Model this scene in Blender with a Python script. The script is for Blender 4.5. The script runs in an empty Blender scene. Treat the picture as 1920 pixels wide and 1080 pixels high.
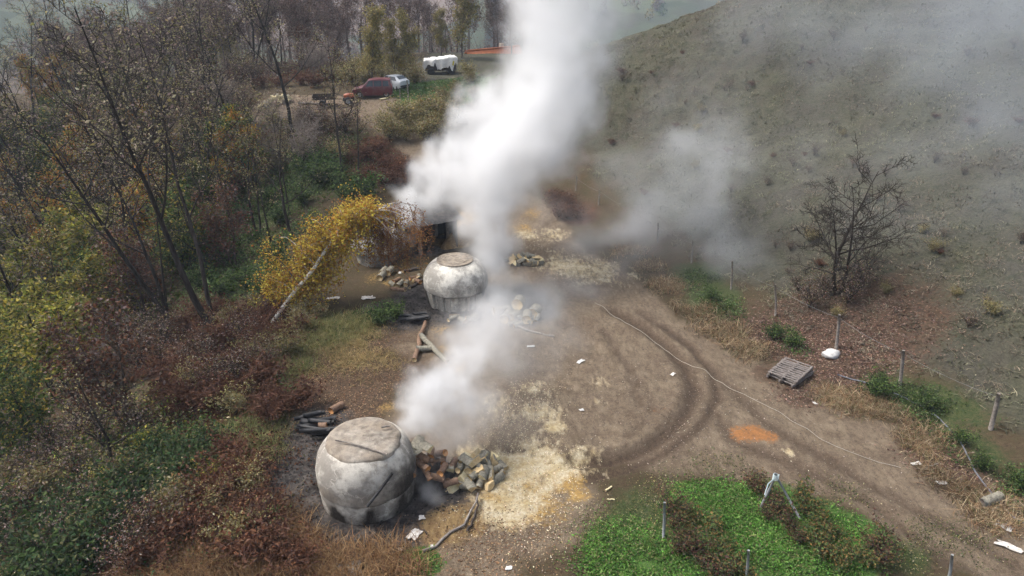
import bpy, math, random
import numpy as np
from mathutils import Vector, Matrix

sc = bpy.context.scene
COL = sc.collection
R = math.radians

# ------------------------------------------------------------------ camera
PITCH = 24.6                       # degrees below the horizon (drone gimbal)
CAM_Z = 17.0                       # metres above the kiln yard
cam_data = bpy.data.cameras.new('camera')
cam = bpy.data.objects.new('camera', cam_data)
COL.objects.link(cam)
cam.location = (0, 0, CAM_Z)
cam.rotation_euler = (R(90 - PITCH), 0, 0)
cam_data.sensor_width = 36.0
cam_data.lens = 18.0 / math.tan(R(35.0))
cam_data.clip_start = 0.1
cam_data.clip_end = 6000
sc.camera = cam

# ------------------------------------------------------------------ sky and sun (overcast)
SUN_EL, SUN_AZ = 56.0, -75.0       # azimuth: degrees from +Y towards +X (here: from the left)
world = bpy.data.worlds.new('World')
sc.world = world
world.use_nodes = True
wn = world.node_tree
sky = wn.nodes.new('ShaderNodeTexSky')
sky.sky_type = 'NISHITA'
sky.sun_disc = False
sky.sun_elevation = R(SUN_EL)
sky.sun_rotation = R(SUN_AZ)
sky.air_density = 1.0
sky.dust_density = 6.0
sky.ozone_density = 1.0
hs = wn.nodes.new('ShaderNodeHueSaturation')        # cloud cover: the whole dome greyed
hs.inputs['Saturation'].default_value = 0.6
wn.links.new(sky.outputs[0], hs.inputs['Color'])
wn.links.new(hs.outputs[0], wn.nodes['Background'].inputs[0])
wn.nodes['Background'].inputs[1].default_value = 0.13

sun_data = bpy.data.lights.new('sun', 'SUN')
sun_data.energy = 1.5
sun_data.angle = R(10)
sun_data.color = (1.0, 0.96, 0.9)
sun = bpy.data.objects.new('sun', sun_data)
COL.objects.link(sun)
sd = Vector((math.sin(R(SUN_AZ)) * math.cos(R(SUN_EL)), math.cos(R(SUN_AZ)) * math.cos(R(SUN_EL)), math.sin(R(SUN_EL))))
sun.rotation_euler = sd.to_track_quat('Z', 'Y').to_euler()
sun.location = (-60, 0, 80)

sc.view_settings.view_transform = 'Standard'
sc.view_settings.look = 'None'
sc.view_settings.gamma = 1.0
sc.view_settings.use_curve_mapping = False
sc.view_settings.exposure = 0.9

cy = sc.cycles
cy.use_denoising = True
cy.use_adaptive_sampling = True
cy.adaptive_threshold = 0.04
cy.max_bounces = 8
cy.diffuse_bounces = 2
cy.glossy_bounces = 1
cy.transmission_bounces = 2
cy.volume_bounces = 4
cy.transparent_max_bounces = 12
cy.volume_step_rate = 2.0
cy.volume_max_steps = 256
cy.caustics_reflective = False
cy.caustics_refractive = False

# ------------------------------------------------------------------ helpers
rng = np.random.default_rng(11)
random.seed(5)
FPX = 960 / math.tan(R(35.0))
SP, CP = math.sin(R(PITCH)), math.cos(R(PITCH))


def bearing(px, py):
    """Direction of a surveyed point of the 1920x1080 photograph."""
    u, v = (px - 960) / FPX, (540 - py) / FPX
    return np.array((u, v * SP + CP, v * CP - SP))


def at(px, py, Y):
    """World point on that bearing, Y metres away."""
    d = bearing(px, py)
    return d * (Y / d[1]) + np.array((0, 0, CAM_Z))


def smooth(a, b, x):
    t = np.clip((x - a) / (b - a), 0, 1)
    return t * t * (3 - 2 * t)


def _hash(ix, iy, seed):
    n = (ix.astype(np.int64) * 374761393 + iy.astype(np.int64) * 668265263 + seed * 982451653) & 0x7fffffff
    n = ((n ^ (n >> 13)) * 1274126177) & 0x7fffffff
    return ((n ^ (n >> 16)) & 0xffff) / 65535.0


def noise(x, y, s, seed=0):
    x, y = np.asarray(x, float) / s, np.asarray(y, float) / s
    ix, iy = np.floor(x), np.floor(y)
    fx, fy = x - ix, y - iy
    fx, fy = fx * fx * (3 - 2 * fx), fy * fy * (3 - 2 * fy)
    a, b = _hash(ix, iy, seed), _hash(ix + 1, iy, seed)
    c, d = _hash(ix, iy + 1, seed), _hash(ix + 1, iy + 1, seed)
    return (a + (b - a) * fx) * (1 - fy) + (c + (d - c) * fx) * fy


def fbm(x, y, s, seed=0, oct=4, rough=0.55):
    t, a, w = 0, 1, 0
    for k in range(oct):
        t = t + a * noise(x, y, s / 2 ** k, seed + k * 17)
        w += a
        a *= rough
    return t / w


# ------------------------------------------------------------------ lie of the land
FL_Y = np.array([-60, 0, 10, 23.6, 33.9, 45.6, 57, 65, 72, 82, 100, 140, 300])
FL_X = np.array([70, 33, 27, 18.8, 13.7, 9.6, 5.2, -2, -7.5, -11, -12, -10, -10])
LE_Y = np.array([-60, 0, 14, 21, 28, 35, 42, 50, 62, 75, 95, 300])
LE_X = np.array([-10, -8, -7.5, -8.5, -10, -9.5, -11, -11, -13, -24, -30, -40])


def base_height(x, y):
    x, y = np.asarray(x, float), np.asarray(y, float)
    d = (x - np.interp(y, FL_Y, FL_X)) * 0.93
    dd = np.where(d > 12, d, 1.2 * np.log1p(np.exp(np.clip(d / 1.2, -30, 30))))
    hill = 34 * (1 - np.exp(-0.43 * dd / 34))
    hill = hill * (1 - 0.55 * smooth(60, 85, y) * smooth(40, 0, d))
    crest = 0.010 * np.clip(y - 64, 0, 60) ** 2 + 0.35 * np.clip(y - 124, 0, 150)
    hill = np.maximum(hill - crest * smooth(-5, 20, d), -20 * smooth(100, 200, y))
    brow = 96 - 14 * smooth(-12, -22, x)
    back = 5 * smooth(44, 74, y) - 30 * smooth(0, 160, y - brow)
    e = np.interp(y, LE_Y, LE_X) - x
    ravine = -9 * smooth(0, 26, e) * (1 - 0.5 * smooth(60, 110, y))
    far = 95 * smooth(300, 1100, y) * (0.8 + 0.4 * noise(x, y, 260, 3)) + 14 * smooth(180, 420, np.abs(x + 60)) * smooth(100, 300, y)
    und = (fbm(x, y, 9, 5, 3) - 0.5) * (0.7 * smooth(0, 5, np.abs(d + 3)) * smooth(-1, 4, np.maximum(d, e)) + 0.12)
    und = und + (noise(x, y, 60, 8) - 0.5) * 18 * smooth(130, 320, y)
    return hill + back + ravine + far + und


def spot0(px, py, tmax=2500):
    d = bearing(px, py)
    t = np.concatenate([np.arange(12, 140, 0.1), np.arange(140, tmax, 1.0)])
    p = d[None] * t[:, None] + np.array((0, 0, CAM_Z))
    below = p[:, 2] < base_height(p[:, 0], p[:, 1])
    i = int(np.argmax(below)) if below.any() else len(t) - 1
    return p[i]


def poly_dist(x, y, pts, widths=None):
    """distance to a polyline (minus a width that varies along it)"""
    best = np.full(np.shape(x), 1e9)
    for i in range(len(pts) - 1):
        a, b = np.array(pts[i][:2], float), np.array(pts[i + 1][:2], float)
        ab = b - a
        t = np.clip(((x - a[0]) * ab[0] + (y - a[1]) * ab[1]) / (ab @ ab + 1e-9), 0, 1)
        dist = np.hypot(x - a[0] - t * ab[0], y - a[1] - t * ab[1])
        if widths is not None:
            dist = dist - (widths[i] + (widths[i + 1] - widths[i]) * t)
        best = np.minimum(best, dist)
    return best


RUTS = [
    ([(1075, 872), (1140, 868), (1200, 850), (1255, 815), (1290, 775), (1303, 735), (1290, 695), (1255, 655), (1205, 615), (1150, 585)], 0.30, 0.17),
    ([(1090, 905), (1180, 885), (1250, 850), (1310, 805), (1345, 750), (1335, 700), (1295, 650), (1240, 610)], 0.18, 0.08),
    ([(1180, 690), (1215, 735), (1225, 780), (1180, 820)], 0.14, 0.04),
    ([(1900, 1060), (1700, 950), (1560, 870), (1440, 800), (1370, 730), (1300, 660), (1200, 590)], 0.2, 0.06),
    ([(1780, 1060), (1640, 950), (1500, 880), (1380, 830), (1330, 760)], 0.2, 0.06),
    ([(1130, 620), (1180, 690), (1200, 760)], 0.16, 0.05),
]
RUTS = [([spot0(*p) for p in pts], w, dp) for pts, w, dp in RUTS]
PADS = [(-4.95, 20.1, 2.3), (-3.0, 35.6, 2.3)]        # level ground under the kilns


def height(x, y):
    z = base_height(x, y)
    near = (np.asarray(y) < 70) & (np.asarray(x) > -12) & (np.asarray(x) < 26)
    for pts, w, dp in RUTS:
        dist = poly_dist(x, y, pts)
        z = z - dp * np.exp(-(dist / w) ** 2) + 0.45 * dp * np.exp(-((dist - 2 * w) / w) ** 2)
    z = z + near * (noise(x, y, 0.7, 21) - 0.5) * 0.07 + (noise(x, y, 0.33, 22) - 0.5) * 0.05
    d = (x - np.interp(y, FL_Y, FL_X)) * 0.93
    hm = smooth(0, 3, d) * smooth(110, 90, y)
    z = z + hm * ((fbm(x, y, 1.5, 23, 3) - 0.5) * 0.42 + 0.07 * np.sin(base_height(x, y) * 5.5 + 3 * noise(x, y, 4, 24)) * smooth(2, 8, d))
    for (cx, cy_, r) in PADS:
        k = smooth(r + 1.2, r, np.hypot(x - cx, y - cy_))
        z = z * (1 - k)
    return z


def hz(x, y):
    return float(height(np.array([float(x)]), np.array([float(y)]))[0])


def spot(px, py):
    p = spot0(px, py)
    return np.array((p[0], p[1], hz(p[0], p[1])))


# ------------------------------------------------------------------ mesh building
class MB:
    def __init__(s):
        s.v, s.f, s.c, s.m, s.n = [], [], [], [], 0

    def add(s, v, f, col=None, mat=0):
        v = np.asarray(v, float).reshape(-1, 3)
        if len(f) == 0:
            return s
        f = np.asarray(f, int)
        s.v.append(v)
        s.f.append(f + s.n)
        s.m.append(np.full(len(f), mat))
        if col is None:
            col = (1, 1, 1)
        col = np.asarray(col, float)
        if col.ndim == 1:
            col = np.tile(col, (len(v), 1))
        s.c.append(col)
        s.n += len(v)
        return s

    def faces(s, v, f, col=None, mat=0):
        """faces of mixed size"""
        by = {}
        for q in f:
            by.setdefault(len(q), []).append(q)
        n0 = s.n
        first = True
        for k, fs in by.items():
            if first:
                s.add(v, fs, col, mat)
                first = False
            else:
                s.f.append(np.asarray(fs, int) + n0)
                s.m.append(np.full(len(fs), mat))
        return s

    def box(s, c, size, rot=None, col=None, mat=0, taper=1.0):
        x, y, z = np.asarray(size, float) / 2
        v = np.array([(-x, -y, -z), (x, -y, -z), (x, y, -z), (-x, y, -z), (-x * taper, -y * taper, z), (x * taper, -y * taper, z), (x * taper, y * taper, z), (-x * taper, y * taper, z)])
        if rot is not None:
            v = v @ np.array(rot.to_3x3() if hasattr(rot, 'to_3x3') else rot).T
        return s.add(v + np.asarray(c, float), [(3, 2, 1, 0), (4, 5, 6, 7), (0, 1, 5, 4), (1, 2, 6, 5), (2, 3, 7, 6), (3, 0, 4, 7)], col, mat)

    def tube(s, pts, radii, sides=6, col=None, mat=0, cap=True, capmat=None):
        pts = np.asarray(pts, float)
        n = len(pts)
        radii = np.broadcast_to(np.asarray(radii, float), (n,))
        t = np.gradient(pts, axis=0)
        t /= np.linalg.norm(t, axis=1)[:, None] + 1e-9
        ref = np.array((0, 0, 1.0)) if abs(t[0][2]) < 0.85 else np.array((1.0, 0, 0))
        a = np.cross(t, ref)
        a /= np.linalg.norm(a, axis=1)[:, None] + 1e-9
        b = np.cross(t, a)
        th = np.arange(sides) * 2 * math.pi / sides
        v = pts[:, None] + radii[:, None, None] * (np.cos(th)[None, :, None] * a[:, None] + np.sin(th)[None, :, None] * b[:, None])
        v = v.reshape(-1, 3)
        i = np.arange(n - 1)[:, None] * sides
        j = np.arange(sides)[None]
        k = (np.arange(sides)[None] + 1) % sides
        f = np.stack([i + j, i + k, i + sides + k, i + sides + j], -1).reshape(-1, 4)
        n0 = s.n
        s.add(v, f, col, mat)
        if cap:
            for c in (np.arange(sides), (n - 1) * sides + np.arange(sides)[::-1]):
                s.f.append((n0 + c)[None])
                s.m.append(np.full(1, mat if capmat is None else capmat))
        return s

    def lathe(s, prof, sides=32, wob=None, col=None, mat=0):
        """profile of (r, z); wob(th, z) -> radius factor"""
        prof = np.asarray(prof, float)
        th = np.arange(sides) * 2 * math.pi / sides
        T, Z = np.meshgrid(th, prof[:, 1])
        Rr = np.repeat(prof[:, :1], sides, 1)
        if wob is not None:
            Rr = Rr * wob(T, Z)
        v = np.stack([Rr * np.cos(T), Rr * np.sin(T), Z], -1).reshape(-1, 3)
        n = len(prof)
        i = np.arange(n - 1)[:, None] * sides
        j = np.arange(sides)[None]
        k = (j + 1) % sides
        f = np.stack([i + j, i + k, i + sides + k, i + sides + j], -1).reshape(-1, 4)
        return s.add(v, f, col, mat)

    def leaves(s, c, size, pal, r=rng, up=0.3, narrow=0.55, mat=0, jit=0.18, gain=None):
        """one diamond-shaped leaf at each centre"""
        c = np.asarray(c, float)
        n = len(c)
        if n == 0:
            return s
        u = r.normal(size=(n, 3))
        u /= np.linalg.norm(u, axis=1)[:, None] + 1e-9
        w = r.normal(size=(n, 3))
        w[:, 2] *= (1 - up)
        u[:, 2] *= (1 - up)
        w -= u * (w * u).sum(1)[:, None] / ((u * u).sum(1)[:, None] + 1e-9)
        w /= np.linalg.norm(w, axis=1)[:, None] + 1e-9
        u /= np.linalg.norm(u, axis=1)[:, None] + 1e-9
        sz = np.broadcast_to(np.asarray(size, float), (n,)) * r.uniform(0.6, 1.35, n)
        u = u * (sz / 2)[:, None]
        w = w * (sz * narrow / 2)[:, None]
        nz = np.cross(u, w)
        nz /= np.linalg.norm(nz, axis=1)[:, None] + 1e-9
        bend = nz * (sz * 0.12)[:, None]
        v = np.stack([c - u, c + w + bend, c + u, c - w + bend], 1).reshape(-1, 3)
        f = np.arange(n * 4).reshape(n, 4)
        pal = np.asarray(pal, float)
        cc = pal[r.integers(0, len(pal), n)] * r.uniform(1 - jit, 1 + jit, (n, 1)) * r.uniform(0.92, 1.08, (n, 3))
        if gain is not None:
            cc = cc * np.asarray(gain)[:, None]
        return s.add(v, f, np.repeat(cc, 4, 0), mat)

    def blades(s, c, length, width, pal, r=rng, lean=0.5, mat=0, gain=None):
        """bent grass blades, three quads narrowing to a tip"""
        c = np.asarray(c, float)
        n = len(c)
        if n == 0:
            return s
        th = r.uniform(0, 2 * math.pi, n)
        d = np.stack([np.cos(th), np.sin(th), np.zeros(n)], 1)
        p = np.stack([-np.sin(th), np.cos(th), np.zeros(n)], 1)
        L = np.broadcast_to(np.asarray(length, float), (n,)) * r.uniform(0.5, 1.3, n)
        ln = lean * r.uniform(0.1, 1.6, n)
        W = width * r.uniform(0.6, 1.3, n)
        rows = []
        for t, wf in ((0, 1.0), (0.5, 0.8), (1.0, 0.12)):
            q = c + d * (L * ln * t * t)[:, None] + np.array((0, 0, 1.0)) * (L * (t - 0.25 * ln * t * t))[:, None]
            rows += [q - p * (W * wf / 2)[:, None], q + p * (W * wf / 2)[:, None]]
        v = np.stack(rows, 1).reshape(-1, 3)
        b = np.arange(n)[:, None] * 6
        f = np.concatenate([b + np.array([[0, 1, 3, 2]]), b + np.array([[2, 3, 5, 4]])], 0)
        pal = np.asarray(pal, float)
        cc = pal[r.integers(0, len(pal), n)] * r.uniform(0.75, 1.25, (n, 1))
        if gain is not None:
            cc = cc * np.asarray(gain)[:, None]
        return s.add(v, f, np.repeat(cc, 6, 0), mat)

    def mesh(s, name, mats, smooth_=False):
        me = bpy.data.meshes.new(name)
        if s.n:
            v = np.concatenate(s.v).astype(np.float32)
            tot = np.concatenate([np.full(len(f), f.shape[1]) for f in s.f]).astype(np.int32)
            loops = np.concatenate([f.ravel() for f in s.f]).astype(np.int32)
            start = np.concatenate([[0], np.cumsum(tot)[:-1]]).astype(np.int32)
            me.vertices.add(len(v))
            me.vertices.foreach_set('co', v.ravel())
            me.loops.add(len(loops))
            me.loops.foreach_set('vertex_index', loops)
            me.polygons.add(len(tot))
            me.polygons.foreach_set('loop_start', start)
            me.polygons.foreach_set('loop_total', tot)
            me.polygons.foreach_set('material_index', np.concatenate(s.m).astype(np.int32))
            me.polygons.foreach_set('use_smooth', np.full(len(tot), bool(smooth_)))
            ca = me.color_attributes.new('tint', 'FLOAT_COLOR', 'POINT')
            c = np.concatenate(s.c)
            ca.data.foreach_set('color', np.concatenate([c, np.ones((len(c), 1))], 1).astype(np.float32).ravel())
            me.update()
            me.validate()
        for m in (mats if isinstance(mats, (list, tuple)) else [mats]):
            me.materials.append(m)
        return me

    def build(s, name, mats, parent=None, smooth_=False, loc=None):
        return link(name, s.mesh(name, mats, smooth_), parent, loc)


def link(name, me, parent=None, loc=None):
    o = bpy.data.objects.new(name, me)
    COL.objects.link(o)
    if parent is not None:
        o.parent = parent
    if loc is not None:
        o.location = loc
    return o


def tag(o, label, cat, group=None):
    o['label'] = label
    o['category'] = cat
    if group:
        o['group'] = group
    return o


def thing(name, label, cat, loc, rz=0.0, group=None, scale=1.0, rot=None):
    o = bpy.data.objects.new(name, None)
    o.empty_display_size = 0.2
    COL.objects.link(o)
    o.location = loc
    o.rotation_euler = rot if rot is not None else (0, 0, rz)
    o.scale = (scale,) * 3 if not isinstance(scale, (tuple, list)) else scale
    return tag(o, label, cat, group)


def kind(o, k, label=None, cat=None):
    o['kind'] = k
    if label:
        o['label'] = label
    if cat:
        o['category'] = cat
    return o


# ------------------------------------------------------------------ materials
def new_mat(name):
    m = bpy.data.materials.new(name)
    m.use_nodes = True
    return m, m.node_tree, m.node_tree.nodes['Principled BSDF']


def nd(nt, t, **kw):
    n = nt.nodes.new(t)
    for k, v in kw.items():
        setattr(n, k, v)
    return n


def tex_noise(nt, scale, detail=4, rough=0.55, vec=None):
    n = nd(nt, 'ShaderNodeTexNoise')
    n.inputs['Scale'].default_value = scale
    n.inputs['Detail'].default_value = detail
    n.inputs['Roughness'].default_value = rough
    if vec is not None:
        nt.links.new(vec, n.inputs['Vector'])
    return n.outputs['Fac']


def ramp(nt, fac, a, b, ca=(0, 0, 0, 1), cb=(1, 1, 1, 1)):
    n = nd(nt, 'ShaderNodeValToRGB')
    n.color_ramp.elements[0].position = a
    n.color_ramp.elements[1].position = b
    n.color_ramp.elements[0].color = ca
    n.color_ramp.elements[1].color = cb
    nt.links.new(fac, n.inputs[0])
    return n.outputs[0]


def mixc(nt, fac, a, b, mode='MIX'):
    n = nd(nt, 'ShaderNodeMix', data_type='RGBA', blend_type=mode)
    for sock, v in ((n.inputs['Factor'], fac), (n.inputs['A'], a), (n.inputs['B'], b)):
        if isinstance(v, (int, float)):
            sock.default_value = v
        elif isinstance(v, (tuple, list)):
            sock.default_value = tuple(v) if len(v) == 4 else tuple(v) + (1,)
        else:
            nt.links.new(v, sock)
    return n.outputs['Result']


def mth(nt, op, a, b=0.0, clamp=False):
    n = nd(nt, 'ShaderNodeMath', operation=op, use_clamp=clamp)
    for i, v in enumerate((a, b)):
        if isinstance(v, (int, float)):
            n.inputs[i].default_value = v
        else:
            nt.links.new(v, n.inputs[i])
    return n.outputs[0]


def bump(nt, bsdf, h, strength=0.5, dist=0.02):
    b = nd(nt, 'ShaderNodeBump')
    b.inputs['Strength'].default_value = strength
    b.inputs['Distance'].default_value = dist
    nt.links.new(h, b.inputs['Height'])
    nt.links.new(b.outputs[0], bsdf.inputs['Normal'])


def coord(nt, which='Object'):
    return nd(nt, 'ShaderNodeTexCoord').outputs[which]


def plain(name, c, c2=None, scale=6.0, rough=0.8, bmp=0.3, metal=0.0, bd=0.02, spec=0.3):
    m, nt, b = new_mat(name)
    v = coord(nt)
    f = tex_noise(nt, scale, 5, 0.6, v)
    c2 = c2 or tuple(x * 0.65 for x in c)
    nt.links.new(ramp(nt, f, 0.35, 0.65, c + (1,), c2 + (1,)), b.inputs['Base Color'])
    b.inputs['Roughness'].default_value = rough
    b.inputs['Metallic'].default_value = metal
    b.inputs['Specular IOR Level'].default_value = spec
    if bmp:
        bump(nt, b, tex_noise(nt, scale * 4, 4, 0.6, v), bmp, bd)
    return m


def leaf_mat(name, trans=0.25):
    m, nt, b = new_mat(name)
    a = nd(nt, 'ShaderNodeAttribute', attribute_name='tint')
    oi = nd(nt, 'ShaderNodeObjectInfo')
    g = mth(nt, 'MULTIPLY_ADD', oi.outputs['Random'], 0.36)
    g.node.inputs[2].default_value = 0.82
    c = mixc(nt, 1.0, a.outputs['Color'], g, 'MULTIPLY')
    nt.links.new(c, b.inputs['Base Color'])
    b.inputs['Roughness'].default_value = 0.75
    b.inputs['Specular IOR Level'].default_value = 0.2
    t = nd(nt, 'ShaderNodeBsdfTranslucent')
    nt.links.new(c, t.inputs['Color'])
    mx = nd(nt, 'ShaderNodeMixShader')
    mx.inputs[0].default_value = trans
    nt.links.new(b.outputs[0], mx.inputs[1])
    nt.links.new(t.outputs[0], mx.inputs[2])
    nt.links.new(mx.outputs[0], nt.nodes['Material Output'].inputs['Surface'])
    return m


def bark_mat(name, c1, c2, scale=8):
    m, nt, b = new_mat(name)
    v = coord(nt)
    mp = nd(nt, 'ShaderNodeMapping')
    mp.inputs['Scale'].default_value = (1, 1, 0.2)
    nt.links.new(v, mp.inputs[0])
    f = tex_noise(nt, scale, 6, 0.65, mp.outputs[0])
    nt.links.new(ramp(nt, f, 0.35, 0.68, c1 + (1,), c2 + (1,)), b.inputs['Base Color'])
    b.inputs['Roughness'].default_value = 0.9
    b.inputs['Specular IOR Level'].default_value = 0.15
    bump(nt, b, f, 0.6, 0.03)
    return m


M_LEAF = leaf_mat('leaf')
M_GRASS = leaf_mat('grass_blade', 0.2)
M_DEBRIS = leaf_mat('debris', 0.0)
M_BARK = bark_mat('bark_grey_brown', (.045, .036, .03), (.14, .115, .095))
M_BARK_PALE = bark_mat('bark_pale_grey', (.16, .13, .11), (.36, .31, .27))
M_BARK_DARK = bark_mat('bark_dark', (.02, .017, .015), (.06, .05, .042))
M_BARK_LOG = bark_mat('log_bark', (.13, .12, .095), (.32, .30, .24), 14)
M_CUT = plain('cut_wood', (.62, .50, .30), (.48, .34, .17), 10, 0.8, 0.2)
M_CUT_ORANGE = plain('cut_wood_orange', (.58, .30, .12), (.42, .2, .08), 10, 0.8, 0.2)
M_CHAR = plain('charcoal', (.008, .008, .009), (.03, .03, .033), 9, 0.6, 0.6, spec=0.5)
M_OLDWOOD = plain('weathered_wood', (.28, .25, .22), (.15, .13, .115), 9, 0.9, 0.4)
M_DARKWOOD = plain('dark_wet_wood', (.075, .055, .045), (.03, .025, .022), 9, 0.8, 0.4)
M_WHITE = plain('white_plastic', (.62, .62, .61), (.45, .44, .42), 8, 0.6, 0.2)
# ------------------------------------------------------------------ ground sheet
def axis(lo, hi, a, b, step, grow=1.09):
    mid = list(np.arange(a, b + 1e-6, step))
    up, s = [], step
    x = b
    while x < hi:
        s *= grow
        x += s
        up.append(x)
    dn, s = [], step
    x = a
    while x > lo:
        s *= grow
        x -= s
        dn.append(x)
    return np.array(dn[::-1] + mid + up)


gx = axis(-1800, 1800, -24, 44, 0.21, 1.055)
gy = axis(-300, 2600, 11, 82, 0.21, 1.05)
GX, GY = np.meshgrid(gx, gy)
fx, fy = GX.ravel(), GY.ravel()
fz = height(fx, fy)


def blob(px, py, r, soft=0.5, seed=0, wob=0.5, ns=1.6, sx=1.0, ang=0.0, amp=1.0):
    """soft-edged patch of ground r metres across its half-width (sx stretches it along ang)"""
    c = spot(px, py)
    out = np.zeros_like(fx)
    ext = r * max(sx, 1) * (1 + soft + wob)
    sel = np.nonzero((np.abs(fx - c[0]) < ext) & (np.abs(fy - c[1]) < ext))[0]
    ax, ay = fx[sel] - c[0], fy[sel] - c[1]
    ca, sa = math.cos(R(ang)), math.sin(R(ang))
    ux, uy = (ax * ca + ay * sa) / sx, -ax * sa + ay * ca
    d = np.hypot(ux, uy)
    d = d + (fbm(fx[sel], fy[sel], ns, 40 + seed, 4) - 0.5) * wob * 2 * r * 0.6
    out[sel] = amp * smooth(r * (1 + soft), r * (1 - soft), d)
    return out


def many(lst, **kw):
    m = np.zeros_like(fx)
    for i, b in enumerate(lst):
        m = np.maximum(m, blob(b[0], b[1], b[2], seed=i, **{**kw, **(b[3] if len(b) > 3 else {})}))
    return m


SPINE_PX = [(1990, 1080), (1800, 960), (1650, 880), (1450, 800), (1270, 740), (1130, 650), (1050, 540), (1010, 460), (960, 400), (880, 340), (790, 290), (745, 235), (700, 198), (600, 197), (500, 200)]
SPINE_W = [2.2, 2.6, 3.0, 4.2, 5.5, 5.0, 4.2, 3.2, 2.8, 2.2, 1.6, 1.6, 3.0, 2.5, 2.0]
SPINE = [spot(*p) for p in SPINE_PX]
dsp = poly_dist(fx, fy, SPINE, SPINE_W) + (fbm(fx, fy, 2.5, 90, 4) - 0.5) * 2.0
m_track = smooth(0.8, -0.8, dsp)
m_track = np.maximum(m_track, many([(900, 820, 4.0), (1000, 940, 2.6), (850, 1010, 2.5), (830, 640, 2.5), (1000, 700, 4)], soft=0.4))
m_saw = many([(985, 880, 1.5, dict(sx=1.5, ang=15)), (960, 950, 1.0), (1010, 775, 1.0, dict(amp=.72)), (1000, 735, 0.9, dict(amp=.62)), (930, 760, 1.3, dict(amp=.55)), (1080, 500, 2.0, dict(sx=1.8, ang=-30, amp=.75)),
              (1125, 720, 0.55, dict(amp=.6)), (1120, 755, 0.5, dict(amp=.55)), (1480, 850, 0.25), (1040, 800, 0.5), (990, 440, 1.2, dict(amp=.6)), (1040, 440, 1.2, dict(amp=.6)), (900, 860, 0.8)], soft=0.95, wob=1.0, ns=0.9)
m_och = many([(975, 945, 1.25, dict(sx=1.3)), (930, 930, 0.7), (1060, 905, 0.6), (1085, 930, 0.4), (720, 765, 0.6, dict(amp=.58)), (760, 500, 0.9, dict(amp=.55)), (790, 485, 0.8, dict(amp=.5)), (700, 520, 0.9, dict(amp=.5)), (830, 655, 0.8, dict(amp=.6)), (860, 690, 0.6, dict(amp=.6)), (830, 620, 0.7, dict(amp=.6)),
              (980, 430, 1.0, dict(amp=.6)), (1000, 400, 1.1, dict(amp=.55)), (740, 530, 0.8, dict(amp=.65))], soft=0.95, wob=1.0, ns=0.8)
m_orange = many([(1408, 815, 0.55, dict(sx=1.5, amp=.9)), (1442, 822, 0.36, dict(amp=.8)), (1240, 770, 0.4, dict(sx=1.6, ang=25, amp=.36))], soft=0.8, wob=0.9, ns=0.5)
m_ash = many([(690, 960, 2.6, dict(soft=0.3)), (560, 880, 1.7), (540, 830, 1.3), (600, 800, 1.4), (545, 930, 1.1), (820, 930, 1.2), (800, 880, 1.0), (760, 600, 1.6), (850, 580, 2.2), (720, 585, 1.4), (790, 555, 1.8), (940, 560, 2.4),
              (800, 460, 2.3), (760, 450, 2.0), (840, 430, 2), (670, 1010, 1.2), (980, 580, 2)], soft=0.5)
m_rutdark = np.zeros_like(fx)
for pts, w, dp in RUTS:
    m_rutdark = np.maximum(m_rutdark, np.exp(-(poly_dist(fx, fy, pts) / (w * 1.35)) ** 2) * min(1, dp / 0.075))
m_lit = many([(1540, 600, 3.0, dict(sx=1.6)), (1480, 640, 2.4), (1600, 680, 2.2), (1420, 640, 1.6), (1680, 620, 2.5), (1500, 740, 1.2), (1440, 700, 1.0), (1750, 850, 1.5), (650, 680, 2.4), (600, 730, 2.2), (700, 640, 1.8), (560, 690, 2.0),
              (740, 700, 1.8), (1800, 900, 1.2), (1080, 390, 1.2), (1060, 380, 1.5), (660, 760, 1.8), (1180, 260, 5, dict(amp=.4)), (1180, 330, 4, dict(amp=.4)), (1330, 100, 8, dict(amp=.4)), (1300, 130, 6, dict(amp=.4))], soft=0.6, wob=0.8)
m_rust = many([(420, 690, 3.0), (350, 640, 3.2), (480, 620, 2.6), (380, 760, 2.6), (440, 880, 2.4), (430, 960, 2.6), (330, 1010, 3), (520, 1040, 2.6), (600, 1050, 2.2), (700, 290, 3.0), (740, 320, 2.4), (1080, 400, 2.0)], soft=0.6, wob=0.8)
m_grn = many([(1480, 990, 2.0, dict(sx=1.4, ang=-45)), (1320, 960, 1.6), (1180, 1040, 1.6), (1400, 1050, 2.0), (1250, 1060, 1.5), (1600, 1010, 1.3), (790, 1060, 0.7), (830, 170, 5.0), (790, 165, 3.5), (1560, 1050, 1.4)], soft=0.3, wob=0.45)
m_grn2 = many([(430, 430, 5), (520, 360, 5), (600, 310, 5), (470, 520, 3), (560, 640, 2), (600, 620, 2), (680, 600, 1), (450, 820, 2.5), (1650, 720, 1.5), (1760, 770, 1.8), (1340, 560, 1.8), (1310, 520, 2.0), (1500, 650, 0.8), (1820, 850, 1.6),
               (1760, 1010, 0.8), (1820, 1030, 0.8), (1690, 1040, 0.9), (1200, 980, 1.4), (480, 845, 1.0)], soft=0.7, wob=0.8)
dfence = (fx - np.interp(fy, FL_Y, FL_X)) * 0.93
m_hill = smooth(-1.5, 2.0, dfence + (fbm(fx, fy, 3, 61, 3) - 0.5) * 3) * (1 - smooth(110, 140, fy))
m_track = m_track * (1 - m_hill)
m_far = smooth(180, 330, fy)
m_straw = many([(845, 420, 1.6, dict(sx=1.5, ang=35)), (860, 455, 1.0), (830, 455, 0.8), (850, 980, 0.9, dict(sx=1.6, ang=30)), (820, 1000, .6), (890, 985, .5)], soft=0.5)
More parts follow.
